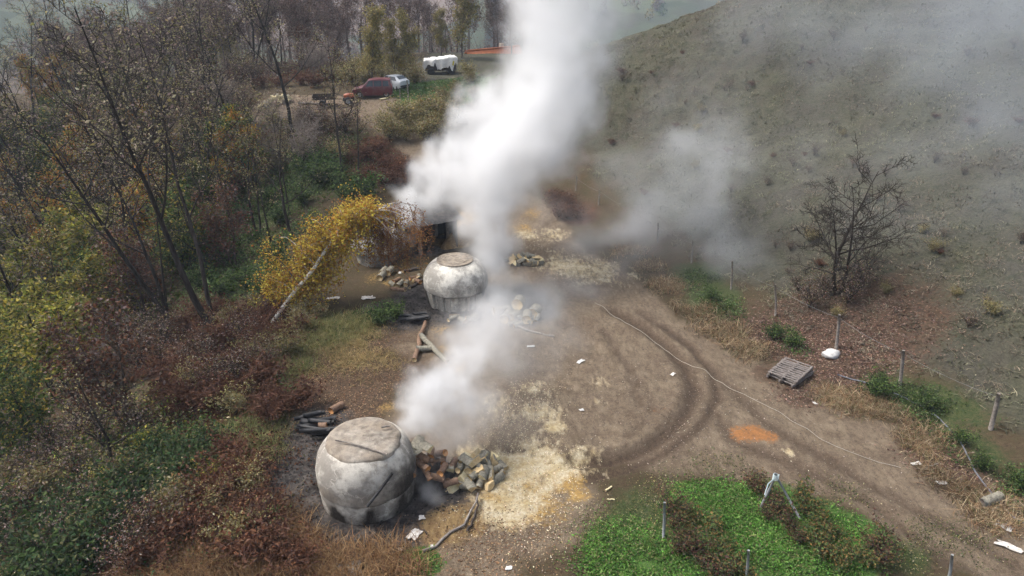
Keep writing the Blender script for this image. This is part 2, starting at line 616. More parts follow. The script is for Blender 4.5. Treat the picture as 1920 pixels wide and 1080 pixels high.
# far fields: parcels of differing crop
pu, pv = fx * 0.9 + fy * 0.35, -fx * 0.35 + fy
parcel = _hash(np.floor(pu / 90 + noise(fx, fy, 200, 2)), np.floor(pv / 130), 77)
brownfield = many([(590, 10, 75, dict(soft=0.15, wob=0.2, ns=60)), (700, 15, 60, dict(soft=0.15, wob=0.2, ns=60))])

ground_me = bpy.data.meshes.new('ground')
nx, ny = len(gx), len(gy)
ii = (np.arange(ny - 1)[:, None] * nx + np.arange(nx - 1)[None]).ravel()
quads = np.stack([ii, ii + 1, ii + nx + 1, ii + nx], 1).astype(np.int32)
ground_me.vertices.add(nx * ny)
ground_me.vertices.foreach_set('co', np.stack([fx, fy, fz], 1).astype(np.float32).ravel())
ground_me.loops.add(quads.size)
ground_me.loops.foreach_set('vertex_index', quads.ravel())
ground_me.polygons.add(len(quads))
ground_me.polygons.foreach_set('loop_start', np.arange(0, quads.size, 4, dtype=np.int32))
ground_me.polygons.foreach_set('loop_total', np.full(len(quads), 4, np.int32))
ground_me.polygons.foreach_set('use_smooth', np.ones(len(quads), bool))
ground_me.update()
for nm, arr in dict(track=m_track, saw=m_saw, ochre=m_och, orange=m_orange, ash=m_ash, rut=m_rutdark, litter=m_lit, rust=m_rust, green=m_grn, weed=m_grn2, hill=m_hill, far=m_far, straw=m_straw, parcel=parcel, brownfield=brownfield).items():
    ground_me.attributes.new(nm, 'FLOAT', 'POINT').data.foreach_set('value', arr.astype(np.float32))

gm, nt, bs = new_mat('ground_soil')
P = coord(nt)
n_big = tex_noise(nt, 0.35, 5, 0.6, P)
n_mid = tex_noise(nt, 1.6, 6, 0.65, P)
n_fine = tex_noise(nt, 7.0, 6, 0.7, P)
n_grit = tex_noise(nt, 28.0, 3, 0.7, P)
stp = nd(nt, 'ShaderNodeMapping')
stp.inputs['Scale'].default_value = (1.0, 0.35, 1.0)
stp.inputs['Rotation'].default_value = (0, 0, R(30))
nt.links.new(P, stp.inputs[0])
n_str = tex_noise(nt, 5.0, 6, 0.7, stp.outputs[0])


def attr(n):
    return nd(nt, 'ShaderNodeAttribute', attribute_name=n).outputs['Fac']


def masked(name, edge=0.55, k=0.9, nz=None):
    """mask broken up by noise so that its border frays"""
    nn = mth(nt, 'ADD', mth(nt, 'MULTIPLY', nz or n_fine, 0.65), mth(nt, 'MULTIPLY', n_mid, 0.35))
    sp = ramp(nt, nn, 0.5 - 0.22 / k, 0.5 + 0.22 / k)
    d = mth(nt, 'SUBTRACT', mth(nt, 'MULTIPLY', attr(name), 1.25), sp)
    return ramp(nt, d, edge - 0.62, edge + 0.08)


def two(c1, c2, nz, a=0.38, b=0.62):
    return ramp(nt, nz, a, b, c1 + (1,), c2 + (1,))


col = mixc(nt, ramp(nt, n_mid, 0.35, 0.65), two((.085, .06, .036), (.05, .05, .024), n_fine), two((.06, .04, .026), (.115, .085, .052), n_fine))
hillc = mixc(nt, ramp(nt, n_big, 0.4, 0.62), two((.06, .062, .042), (.105, .10, .068), n_fine), two((.056, .052, .041), (.093, .086, .066), n_fine))
hillc = mixc(nt, ramp(nt, n_mid, 0.5, 0.68), hillc, two((.035, .04, .026), (.07, .074, .046), n_fine))
col = mixc(nt, masked('hill'), col, hillc)
col = mixc(nt, masked('weed', 0.5, 1.0), col, two((.04, .06, .022), (.085, .095, .04), n_fine))
col = mixc(nt, masked('rust', 0.5, 1.0), col, two((.11, .05, .028), (.055, .03, .02), n_mid))
dirt = mixc(nt, ramp(nt, n_str, 0.35, 0.7), two((.17, .13, .09), (.265, .21, .15), n_mid), two((.085, .063, .045), (.165, .125, .088), n_fine))
dirt = mixc(nt, mth(nt, 'MULTIPLY', ramp(nt, n_big, .48, .66), .6), dirt, two((.085, .06, .043), (.145, .105, .074), n_fine))
col = mixc(nt, masked('track', 0.45, 0.7), col, dirt)
col = mixc(nt, mth(nt, 'MULTIPLY', masked('litter', 0.5, 1.0), 0.9), col, two((.125, .082, .055), (.058, .04, .029), n_fine, 0.42, 0.58))
col = mixc(nt, mth(nt, 'MULTIPLY', attr('rut'), 0.92), col, two((.055, .038, .027), (.095, .067, .048), n_fine))
col = mixc(nt, masked('ash', 0.5, 0.9), col, mixc(nt, ramp(nt, n_mid, .42, .6), two((.125, .11, .10), (.07, .062, .057), n_fine), two((.05, .045, .043), (.02, .019, .02), n_fine)))
col = mixc(nt, masked('straw', 0.45, 0.9), col, two((.30, .21, .10), (.16, .10, .05), n_str))
col = mixc(nt, masked('ochre', 0.45, 1.1), col, two((.44, .29, .10), (.30, .19, .075), n_fine))
col = mixc(nt, masked('saw', 0.42, 1.2, n_str), col, mixc(nt, ramp(nt, n_mid, .4, .62), two((.60, .54, .40), (.44, .36, .23), n_fine), two((.50, .40, .22), (.34, .26, .14), n_fine)))
col = mixc(nt, masked('orange', 0.4, 1.0), col, two((.37, .17, .065), (.22, .11, .05), n_fine))
col = mixc(nt, masked('green', 0.4, 0.7), col, two((.045, .10, .022), (.09, .16, .04), n_fine))
farc = ramp(nt, attr('parcel'), 0.0, 1.0, (.065, .08, .042, 1), (.11, .10, .06, 1))
fe = farc.node.color_ramp
fe.interpolation = 'CONSTANT'
fe.elements.new(0.3).color = (.045, .058, .03, 1)
fe.elements.new(0.55).color = (.085, .10, .055, 1)
fe.elements.new(0.75).color = (.12, .085, .06, 1)
farc = mixc(nt, ramp(nt, tex_noise(nt, 0.02, 5, 0.6, P), 0.5, 0.6), farc, (.05, .05, .03))
farc = mixc(nt, ramp(nt, attr('brownfield'), 0.4, 0.6), farc, (.19, .145, .12))  # brown field lightened in its colour to stand in for haze
col = mixc(nt, attr('far'), col, farc)
grit = mixc(nt, 0.42, col, mixc(nt, ramp(nt, n_grit, 0.3, 0.75), (.35, .35, .35), (1.55, 1.55, 1.55)), 'MULTIPLY')
nt.links.new(grit, bs.inputs['Base Color'])
bs.inputs['Roughness'].default_value = 0.95
bs.inputs['Specular IOR Level'].default_value = 0.12
hgt = mth(nt, 'ADD', mth(nt, 'ADD', mth(nt, 'MULTIPLY', n_fine, 0.7), mth(nt, 'MULTIPLY', n_grit, 0.3)), mth(nt, 'MULTIPLY', mth(nt, 'MULTIPLY', n_mid, 2.2), attr('hill')))
bump(nt, bs, hgt, 0.9, 0.10)
ground_me.materials.append(gm)
ground = link('ground', ground_me)
kind(ground, 'structure')
# ------------------------------------------------------------------ kilns
def kiln_mat(name, light, stain):
    m, nt, b = new_mat(name)
    v = coord(nt)
    a = nd(nt, 'ShaderNodeAttribute', attribute_name='tint')
    sep = nd(nt, 'ShaderNodeSeparateColor')
    nt.links.new(a.outputs['Color'], sep.inputs[0])
    n1 = tex_noise(nt, 1.3, 6, 0.65, v)
    n2 = tex_noise(nt, 5.0, 6, 0.7, v)
    n3 = tex_noise(nt, 24.0, 4, 0.7, v)
    mp = nd(nt, 'ShaderNodeMapping')
    mp.inputs['Scale'].default_value = (1, 1, 0.12)
    nt.links.new(v, mp.inputs[0])
    drip = tex_noise(nt, 4.0, 5, 0.65, mp.outputs[0])
    c = ramp(nt, n1, 0.38, 0.64, light + (1,), stain + (1,))
    c = mixc(nt, mth(nt, 'MULTIPLY', ramp(nt, n2, 0.52, 0.74), 0.42), c, tuple(x * 0.6 for x in stain))
    c = mixc(nt, mth(nt, 'MULTIPLY', ramp(nt, drip, 0.56, 0.72), 0.28), c, (.2, .18, .16))
    c = mixc(nt, mth(nt, 'MULTIPLY', ramp(nt, n3, 0.6, 0.8), .6), c, (.2, .19, .17))
    vo = nd(nt, 'ShaderNodeTexVoronoi', feature='DISTANCE_TO_EDGE')
    vo.inputs['Scale'].default_value = 1.1
    wv = nd(nt, 'ShaderNodeVectorMath', operation='ADD')
    nt.links.new(v, wv.inputs[0])
    wn_ = nd(nt, 'ShaderNodeTexNoise')
    wn_.inputs['Scale'].default_value = 2.5
    nt.links.new(v, wn_.inputs['Vector'])
    nt.links.new(wn_.outputs['Color'], wv.inputs[1])
    nt.links.new(wv.outputs[0], vo.inputs['Vector'])
    crk = mth(nt, 'MULTIPLY', ramp(nt, vo.outputs['Distance'], .012, .0), ramp(nt, n1, .42, .55))
    c = mixc(nt, mth(nt, 'MULTIPLY', crk, .5), c, (.07, .06, .055))
    c = mixc(nt, sep.outputs[1], c, mixc(nt, ramp(nt, n2, 0.4, 0.6), (.26, .215, .165), (.17, .14, .11)))
    so = mth(nt, 'MULTIPLY_ADD', mth(nt, 'ADD', n2, drip), 0.55)
    so.node.inputs[2].default_value = -0.55
    s2 = mth(nt, 'ADD', sep.outputs[0], so)
    s2 = mth(nt, 'MULTIPLY', s2, ramp(nt, sep.outputs[0], 0.0, 0.12))
    c = mixc(nt, ramp(nt, s2, 0.12, 0.95), c, mixc(nt, ramp(nt, n3, 0.4, 0.6), (.02, .018, .017), (.06, .05, .043)))
    nt.links.new(c, b.inputs['Base Color'])
    b.inputs['Roughness'].default_value = 0.93
    b.inputs['Specular IOR Level'].default_value = 0.15
    bump(nt, b, mth(nt, 'ADD', n2, mth(nt, 'MULTIPLY', n3, 0.5)), 0.55, 0.05)
    return m


M_KILN = kiln_mat('kiln_plaster', (.57, .54, .48), (.47, .435, .38))
M_KILN2 = kiln_mat('kiln_limewash', (.68, .655, .59), (.59, .56, .50))
M_BRICKSOOT = plain('sooty_brick', (.20, .13, .09), (.05, .042, .038), 5, 0.9, 0.5)


def bump_f(th, c, w):
    return np.exp(-((np.angle(np.exp(1j * (th - R(c))))) / R(w)) ** 2)


def lathe_painted(mb, prof, sides, wob, soot, brown=None, mat=0):
    prof = np.asarray(prof, float)
    th = np.arange(sides) * 2 * math.pi / sides
    T, Z = np.meshgrid(th, prof[:, 1])
    Rp = np.repeat(prof[:, :1], sides, 1)
    s_ = np.clip(soot(T, Z, Rp), 0, 1)
    b_ = np.clip(brown(T, Z, Rp), 0, 1) if brown else np.zeros_like(s_)
    mb.lathe(prof, sides, wob, np.stack([s_, b_, np.zeros_like(s_)], -1).reshape(-1, 3), mat)


def dense(prof, step=0.06):
    prof = np.asarray(prof, float)
    out = [prof[0]]
    for a, b in zip(prof[:-1], prof[1:]):
        n = max(1, int(np.linalg.norm(b - a) / step))
        out += [a + (b - a) * k / n for k in range(1, n + 1)]
    return np.array(out)


def curve_prof(pts, n=40):
    pts = np.asarray(pts, float)
    t = np.linspace(0, 1, len(pts))
    tt = np.linspace(0, 1, n)
    # Catmull-Rom through the points
    out = []
    for q in tt:
        i = min(int(q * (len(pts) - 1)), len(pts) - 2)
        f = q * (len(pts) - 1) - i
        p0, p1, p2, p3 = pts[max(i - 1, 0)], pts[i], pts[i + 1], pts[min(i + 2, len(pts) - 1)]
        out.append(0.5 * ((2 * p1) + (p2 - p0) * f + (2 * p0 - 5 * p1 + 4 * p2 - p3) * f * f + (3 * p1 - p0 - 3 * p2 + p3) * f ** 3))
    return np.array(out)


def wobbly(seed, amp):
    def w(T, Z):
        x, y = np.cos(T) * 1.7 + seed * 9.1, np.sin(T) * 1.7 + Z * 1.3
        return 1 + amp * (fbm(x, y, 0.9, seed, 4) - 0.5) * 2
    return w


def arch_vent(mb, ang, r, w, h, z0=-0.05, proud=0.015):
    """arched firing hole in the wall: a black plug, its colour standing in for the dark inside, a finger proud"""
    k = 9
    pts = [(-w / 2, 0), (w / 2, 0)] + [(w / 2 * math.cos(a), h - w / 2 + w / 2 * math.sin(a)) for a in np.linspace(0, math.pi, k)]
    a = R(ang)
    out, nrm = [], np.array((math.cos(a), math.sin(a), 0))
    tan = np.array((-math.sin(a), math.cos(a), 0))
    for dep in (proud, -0.25):
        for (s, z) in pts:
            rr = math.sqrt(max(r * r - s * s, 0.01)) + dep
            out.append(nrm * rr + tan * s + np.array((0, 0, z0 + z)))
    n = len(pts)
    f = [tuple(range(n))] + [(i, i + n, (i + 1) % n + n, (i + 1) % n) for i in range(n)]
    mb.faces(np.array(out), f)


# nearest kiln: rough grey-white plaster, flat lumpy cap
K1 = (-4.95, 20.1, 0.0)
k1 = thing('charcoal_kiln', 'nearest round charcoal kiln of grey-white plaster with flat lumpy top and soot-black foot', 'kiln', K1, group='charcoal kilns')
wall = MB()
VENT1 = (-113, -79, -38, 5, 60, 120, 180, 235)


def soot1(T, Z, Rp):
    s = 0.75 * bump_f(T, -8, 34) * smooth(2.2, 0.7, Z)
    for v in VENT1:
        s = s + 1.0 * bump_f(T, v, 8) * smooth(0.75, 0.35, Z + 0.5 * (noise(T * 6, Z, 0.5, 4) - 0.5))
    return s + 0.4 * smooth(0.3, 0.0, Z) + 0.3 * bump_f(T, -75, 60) * smooth(.9, .3, Z) * noise(T * 4, Z, .4, 9)


lathe_painted(wall, dense([(1.56, -0.35), (1.585, 0.0), (1.62, 0.4), (1.64, 0.80)]), 72, wobbly(3, 0.02), soot1)
wall.build('wall', M_KILN, k1, True)
dome = MB()


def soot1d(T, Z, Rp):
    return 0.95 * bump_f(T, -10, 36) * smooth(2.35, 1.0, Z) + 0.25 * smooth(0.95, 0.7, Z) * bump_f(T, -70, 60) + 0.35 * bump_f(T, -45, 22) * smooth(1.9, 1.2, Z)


lathe_painted(dome, np.vstack([[(1.52, 0.72), (1.635, 0.735)], curve_prof([(1.655, 0.77), (1.67, 1.1), (1.65, 1.45), (1.56, 1.78), (1.40, 2.06), (1.23, 2.23), (1.05, 2.30)], 36)]), 96, wobbly(8, 0.022), soot1d, lambda T, Z, Rp: 0.75 * smooth(1.35, 1.0, Z + 0.5 * (fbm(T * 1.5, Z, 0.6, 2, 3) - .5)) * smooth(-0.2, 0.4, fbm(T, Z * .5, .7, 6, 3) - .3))
dome.build('dome', M_KILN, k1, True)
cap = MB()
lathe_painted(cap, np.vstack([[(1.27, 2.17), (1.25, 2.25)], curve_prof([(1.22, 2.29), (1.10, 2.345), (0.8, 2.35), (0.4, 2.40), (0.02, 2.41)], 18)]), 84, lambda T, Z: 1 + 0.07 * (fbm(np.cos(T) * 2 + 3, np.sin(T) * 2 + 5, 1.1, 12, 3) - 0.5) * 2 * smooth(0.0, 1.0, Z),
              lambda T, Z, Rp: 0.3 * bump_f(T, 0, 30) + 0.12, lambda T, Z, Rp: 0.5 + 0.5 * noise(np.cos(T) * Rp, np.sin(T) * Rp, 0.6, 9))
capo = cap.build('cap', M_KILN, k1, True)
capo['label'] = 'brownish lumpy clay cap'
for v in VENT1:
    q = MB()
    arch_vent(q, v, 1.555, 0.15, 0.18)
    q.build('vent', M_CHAR, k1)  # solid black arch, painted in place of the opening's inner dark

# middle kiln: smooth white dome on sooty pillared wall with round lid
K2 = (-3.0, 35.6, 0.0)
k2 = thing('charcoal_kiln', 'middle white domed charcoal kiln with round flat lid and black-streaked pillared base', 'kiln', K2, group='charcoal kilns')


def soot2(T, Z, Rp):
    return 0.30 + 0.35 * smooth(0.45, 0.9, Z) + 0.45 * bump_f(T, -20, 45) + 0.9 * (fbm(T * 5, Z * 0.3, 0.6, 5, 3) - 0.5) * 2


wall = MB()
lathe_painted(wall, dense([(1.42, -0.35), (1.46, 0.0), (1.54, 0.4), (1.64, 0.95)]), 72, wobbly(5, 0.018), soot2)
wall.build('wall', M_KILN2, k2, True)
for a in (-168, -139, -116, -101, -63, -38, 4, 52, 105, 150):
    b = MB()
    ca, sa = math.cos(R(a)), math.sin(R(a))
    rr = random.uniform(0.05, 0.17)
    zt = random.uniform(0.82, 0.9)
    b.box((0, 0, zt / 2 - 0.1), (0.16, 2.4 * rr, zt + 0.2), None, (random.uniform(.1, .6), random.uniform(0, .9), 0), 0, 1.0)
    o = b.build('buttress', M_KILN2, k2, False, (ca * 1.475, sa * 1.475, 0))
    o.rotation_euler = (0, R(9), R(a))
dome = MB()


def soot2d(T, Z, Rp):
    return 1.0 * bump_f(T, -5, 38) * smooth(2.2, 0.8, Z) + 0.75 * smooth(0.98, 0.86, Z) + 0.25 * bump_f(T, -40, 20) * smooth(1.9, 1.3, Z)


lathe_painted(dome, np.vstack([[(1.5, 0.86), (1.68, 0.87)], curve_prof([(1.70, 0.90), (1.73, 1.15), (1.69, 1.5), (1.52, 1.88), (1.27, 2.15), (1.0, 2.30), (0.9, 2.33)], 36)]), 96, wobbly(18, 0.012), soot2d)
dome.build('dome', M_KILN2, k2, True)
lid = MB()
lathe_painted(lid, [(0.96, 2.28), (0.97, 2.37), (0.93, 2.385), (0.90, 2.36), (0.66, 2.365), (0.64, 2.385), (0.60, 2.385), (0.58, 2.365), (0.3, 2.37), (0.02, 2.375)], 64, wobbly(4, 0.012), lambda T, Z, Rp: 0.12 + 0.1 * bump_f(T, 0, 40), lambda T, Z, Rp: 0.85 + 0 * T)
lido = lid.build('lid', M_KILN2, k2, True)
lido['label'] = 'round grey-brown lid with raised rim'

# rear kiln, half behind the birch
K3 = at(712, 470, 41.5)
K3 = (K3[0], K3[1], hz(K3[0], K3[1]))
k3 = thing('charcoal_kiln', 'rear pale charcoal kiln half hidden behind the drooping birch branches', 'kiln', K3, group='charcoal kilns')
q = MB()
lathe_painted(q, dense([(1.35, -0.5), (1.38, 0.0), (1.55, 0.95)]), 60, wobbly(7, 0.02), lambda T, Z, Rp: 0.5 + 0.4 * bump_f(T, 0, 60))
q.build('wall', M_KILN2, k3, True)
q = MB()
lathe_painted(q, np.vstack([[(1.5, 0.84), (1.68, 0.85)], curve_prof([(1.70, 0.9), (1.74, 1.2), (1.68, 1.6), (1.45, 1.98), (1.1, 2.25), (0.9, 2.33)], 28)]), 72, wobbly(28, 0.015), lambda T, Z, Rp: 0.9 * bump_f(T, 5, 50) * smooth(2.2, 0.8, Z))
q.build('dome', M_KILN2, k3, True)
q = MB()
lathe_painted(q, [(0.96, 2.28), (0.97, 2.38), (0.9, 2.37), (0.4, 2.38), (0.02, 2.385)], 48, wobbly(5, 0.012), lambda T, Z, Rp: 0.2 + 0 * T, lambda T, Z, Rp: 0.8 + 0 * T)
q.build('lid', M_KILN2, k3, True)


# ------------------------------------------------------------------ lean-to beside the rear kiln and the straw bank
SH = spot(803, 474)
sh = thing('lean_to_shelter', 'low dark lean-to roof on wooden posts beside the rear kiln, under the smoke', 'shelter', SH, R(24))
M_ROOFDARK = plain('dark_sheet', (.035, .035, .038), (.10, .095, .09), 4, 0.6, 0.4, 0.2)  # very dark grey, mottled
for (x, y, h) in ((-0.55, -0.1, 1.75), (-2.2, 0.35, 1.6), (1.6, 0.9, 1.75), (-1.8, 2.3, 2.2), (1.4, 2.6, 2.2)):
    q = MB()
    q.tube([(x, y, -0.3), (x + 0.03, y, h * 0.5), (x - 0.02, y, h)], [0.12, 0.105, 0.095], 8)
    q.build('post', M_OLDWOOD, sh, True)
for y, z in ((0.1, 1.78), (2.45, 2.24)):
    q = MB()
    q.tube([(-2.8, y + 0.2, z - 0.06), (0, y, z), (2.2, y + 0.5, z + 0.05)], 0.09, 8)
    q.build('beam', M_DARKWOOD, sh, True)
for i in range(7):
    x0 = -2.9 + i * 0.74
    q = MB()
    k = 13
    xs = np.linspace(0, 0.82, k)
    top = []
    for yv in np.linspace(-0.6, 3.0, 7):
        for x in xs:
            top.append((x0 + x, yv + 0.06 * i, 1.93 + (yv + 0.45) * 0.155 + 0.018 * math.sin(x / 0.82 * 8 * math.pi) + 0.012 * (i % 2)))
    top = np.array(top)
    f = [(r_ * k + c, r_ * k + c + 1, (r_ + 1) * k + c + 1, (r_ + 1) * k + c) for r_ in range(6) for c in range(k - 1)]
    q.add(top, f)
    q.add(top - np.array((0, 0, 0.012)), [t[::-1] for t in f])
    q.build('roof_sheet', M_ROOFDARK, sh, True)
q = MB()
q.box((-0.3, 2.75, 1.0), (4.6, 0.12, 2.0))
q.build('shade_back_board', M_CHAR, sh)  # black put into the board colour for the shade of the interior
for x in (-2.75, 2.0):
    q = MB()
    q.box((x, 1.4, 0.85), (0.08, 2.4, 1.9))
    q.build('shade_side_board', M_CHAR, sh)  # boards added to darken the interior, its shade put into their black


def mound(name, c, rx, ry, h, rz, mat, seed, amp=0.12, n=26, sides=40, power=1.6):
    """heaped earth: a lumpy cone frustum that sits in the ground"""
    mb = MB()
    fs = []
    T, A = np.meshgrid(np.linspace(0, 1, n + 1), 2 * math.pi * np.arange(sides) / sides, indexing='ij')
    T, A = T.ravel(), A.ravel()
    X, Y = rx * T * np.cos(A), ry * T * np.sin(A)
    wx = X * math.cos(rz) - Y * math.sin(rz) + c[0]
    wy = X * math.sin(rz) + Y * math.cos(rz) + c[1]
    bm_ = fbm(wx, wy, 0.8, seed, 4) - 0.5
    Z = h * (1 - T ** power) * (1 + 0.35 * bm_) + amp * bm_ * (1 - T) - 0.08 * T ** 3
    vs = np.stack([wx, wy, height(wx, wy) + Z - 0.03], 1)
    for i in range(n):
        for j in range(sides):
            k = (j + 1) % sides
            fs.append((i * sides + j, (i + 1) * sides + j, (i + 1) * sides + k, i * sides + k))
    mb.add(np.array(vs), fs)
    return mb.build(name, mat, None, True)


M_STRAW = plain('straw_thatch', (.34, .23, .11), (.15, .09, .045), 11, 0.95, 0.8, 0, 0.06)
c = spot(868, 446)
sb = mound('straw_bank', c, 2.6, 0.8, 0.95, R(62), M_STRAW, 31)
tag(sb, 'brown straw-covered bank of earth beside the lean-to, behind the middle kiln', 'bank')
M_ASH = plain('ash_heap', (.10, .09, .085), (.028, .026, .026), 6, 0.95, 0.8, 0, 0.05)
ah = mound('ash_heap', spot(812, 898), 1.25, 0.95, 0.95, R(-15), M_ASH, 51)
tag(ah, 'black ash heap under the firewood beside the nearest kiln', 'ash heap')


# ------------------------------------------------------------------ firewood
def log_mesh(name, L, r, seed, bark=None, cut=None, split=False):
    rr = random.Random(seed)
    mb = MB()
    if not split:
        n = 6
        bend = rr.uniform(-0.03, 0.03) * L
        pts = [(-L / 2 + L * i / (n - 1), bend * math.sin(math.pi * i / (n - 1)), 0) for i in range(n)]
        rad = [r * rr.uniform(0.93, 1.06) for _ in range(n)]
        mb.tube(pts, rad, 11, cap=True, capmat=1)
    else:
        a0, a1 = 0, R(rr.uniform(75, 130))
        sec = [(0, 0)] + [(r * 1.25 * math.cos(a), r * 1.25 * math.sin(a)) for a in np.linspace(a0, a1, 6)]
        n = len(sec)
        v = [(-L / 2, y, z) for y, z in sec] + [(L / 2, y * 0.95, z * 0.95) for y, z in sec]
        v = np.array(v) - np.array((0, r * 0.4, r * 0.4))
        mb.faces(v, [tuple(range(n)), tuple(range(2 * n - 1, n - 1, -1)), (0, n, n + 1, 1), (n - 1, 2 * n - 1, n, 0)], mat=1)
        n0 = mb.n - 2 * n
        mb.f.append(np.array([(n0 + i, n0 + n + i, n0 + n + i + 1, n0 + i + 1) for i in range(1, n - 1)]))
        mb.m.append(np.zeros(n - 2, int))
    return mb.mesh(name, [bark or M_BARK_LOG, cut or M_CUT], not split)


M_BARK_WARM = bark_mat('log_bark_warm', (.13, .08, .055), (.27, .18, .125), 14)
LOGS = [log_mesh('firewood_log', random.uniform(0.48, 0.62), random.uniform(0.10, 0.155), i) for i in range(6)]
LOGS_WARM = [log_mesh('firewood_log', random.uniform(0.48, 0.6), random.uniform(0.10, 0.14), i, M_BARK_WARM, M_CUT_ORANGE) for i in range(3)]
SPLITS = [log_mesh('split_log', random.uniform(0.42, 0.55), random.uniform(0.16, 0.21), 20 + i, None, M_CUT, True) for i in range(4)]
M_CUT_PALE = plain('fresh_cut_wood', (.74, .66, .42), (.62, .52, .30), 9, 0.8, 0.2)
SPLITS_PALE = [log_mesh('split_log', random.uniform(0.45, 0.6), random.uniform(0.18, 0.23), 30 + i, None, M_CUT_PALE, True) for i in range(3)]


def lay(name, me, p, rz, tilt=0.0, roll=0.0, label='', cat='log', group=None, scale=1.0):
    o = link(name, me)
    o.location = p
    o.rotation_euler = (roll, tilt, rz)
    o.scale = (scale,) * 3
    return tag(o, label, cat, group)


rl = random.Random(77)
GRP = 'firewood heaped beside the nearest kiln'


def heap(cpx, n, rx, ry, h, rz, meshes, label, group, z0=0.1, name='firewood_log', seed=1):
    """logs lying on one another: each new one rests on the heap's current surface"""
    r_ = random.Random(seed)
    c = spot(*cpx)
    done = []
    for i in range(n):
        for _ in range(30):
            a, q = r_.uniform(0, 2 * math.pi), math.sqrt(r_.random())
            x, y = rx * q * math.cos(a), ry * q * math.sin(a)
            lay_z = h * (1 - q) * (i / n) ** 0.5
            if all((x - d[0]) ** 2 + (y - d[1]) ** 2 + (lay_z - d[2]) ** 2 > 0.24 ** 2 for d in done):
                break
        done.append((x, y, lay_z))
        wx = c[0] + x * math.cos(rz) - y * math.sin(rz)
        wy = c[1] + x * math.sin(rz) + y * math.cos(rz)
        lay(name, r_.choice(meshes), (wx, wy, hz(wx, wy) + z0 + lay_z), rz + r_.gauss(0.6, 0.7), r_.gauss(0, 0.22), r_.uniform(0, 6), label, 'log', group)


heap((885, 893), 46, 1.15, 0.85, 0.85, R(25), LOGS + SPLITS_PALE + SPLITS, 'grey-barked log in the firewood heap right of the nearest kiln', GRP, seed=3)
for i, (px, py, Y, me, rz, ti) in enumerate([(905, 858, 21.3, 1, 0.9, -0.3), (893, 862, 21.2, 0, 1.2, -0.35), (838, 880, 20.6, 2, 0.1, 0.1)]):
    lay('split_log', SPLITS_PALE[me], at(px, py, Y), rz, ti, 0.6, 'fresh pale split log lying on top of the grey firewood heap', 'log', 'pale split logs on the firewood heap')
for i, (px, py, Y, me, rz, ti) in enumerate([(780, 845, 20.4, 0, 0.3, -0.5), (796, 838, 20.5, 1, 2.6, -0.2), (784, 832, 20.6, 2, 1.1, -0.4), (768, 850, 20.3, 1, 1.4, -0.6)]):
    lay('split_log', SPLITS_PALE[me], at(px, py, Y), rz, ti, 0.9, 'fresh yellow split log stacked high against the nearest kiln', 'log', 'yellow split logs against the nearest kiln', 1.1)
for i, (px, py, Y, w) in enumerate([(792, 872, 20.2, 0), (800, 862, 20.4, 1), (775, 880, 20.1, 2), (840, 895, 20.5, 1), (848, 890, 20.7, 0), (765, 873, 20.2, 1), (812, 885, 20.5, 2), (808, 850, 20.7, 0), (820, 868, 20.8, 1), (830, 880, 20.3, 0), (818, 895, 20.0, 1), (800, 885, 20.0, 2), (845, 905, 20.1, 1), (832, 860, 20.9, 2), (850, 870, 20.9, 0), (790, 855, 20.4, 0), (826, 850, 21, 1)]):
    lay('firewood_log', LOGS_WARM[w], at(px, py, Y), rl.uniform(0, 3), rl.gauss(0, 0.3), rl.uniform(0, 6), 'reddish log in the smoking gap between nearest kiln and firewood heap', 'log', 'reddish logs beside the nearest kiln')
lay('firewood_log', LOGS[3], at(748, 866, 19.6), 1.0, -0.75, 0, 'short pale-ended log propped on the sooty flank of the nearest kiln', 'log')

heap((985, 492), 22, 1.15, 0.75, 0.5, R(-20), SPLITS_PALE + SPLITS + SPLITS + LOGS[:2], 'split log in the pale woodpile right of the middle kiln', 'woodpile right of the middle kiln', name='split_log', seed=8)
BIG = [log_mesh('log_round', 0.75, 0.30, 60, M_BARK_LOG, M_CUT), log_mesh('log_round', 0.9, 0.24, 61, M_BARK_LOG, M_CUT)]
p = spot(972, 588)
lay('log_round', BIG[0], (p[0], p[1], p[2] + 0.62), R(78), 0.1, 0, 'large log with pale round cut end, topmost of the pile in smoke', 'log')
for i, (px, py, dz, k, rz) in enumerate([(950, 600, 0.22, 1, 75), (988, 602, 0.25, 1, 85), (965, 598, 0.2, 1, 60), (1002, 592, 0.22, 0, 70), (940, 588, 0.2, 1, 20)]):
    p = spot(px, py)
    lay('log_round', BIG[k], (p[0], p[1], p[2] + dz), R(rz), 0.05, i, 'thick grey log at the bottom of the smoky pile right of the middle kiln', 'log', 'thick logs in the smoke')
heap((985, 605), 8, 0.8, 0.5, 0.25, R(0), LOGS, 'short grey log beside the thick logs in the smoke', 'short logs in the smoke', seed=13)
heap((765, 530), 8, 1.3, 0.6, 0.1, R(20), LOGS + LOGS_WARM + SPLITS, 'short log strewn on the ochre sawdust left of the middle kiln', 'logs strewn left of the middle kiln', seed=16)
heap((870, 600), 5, 0.8, 0.3, 0.1, R(0), LOGS + SPLITS, 'short log lying at the foot of the middle kiln', 'short logs at the middle kiln', seed=14)


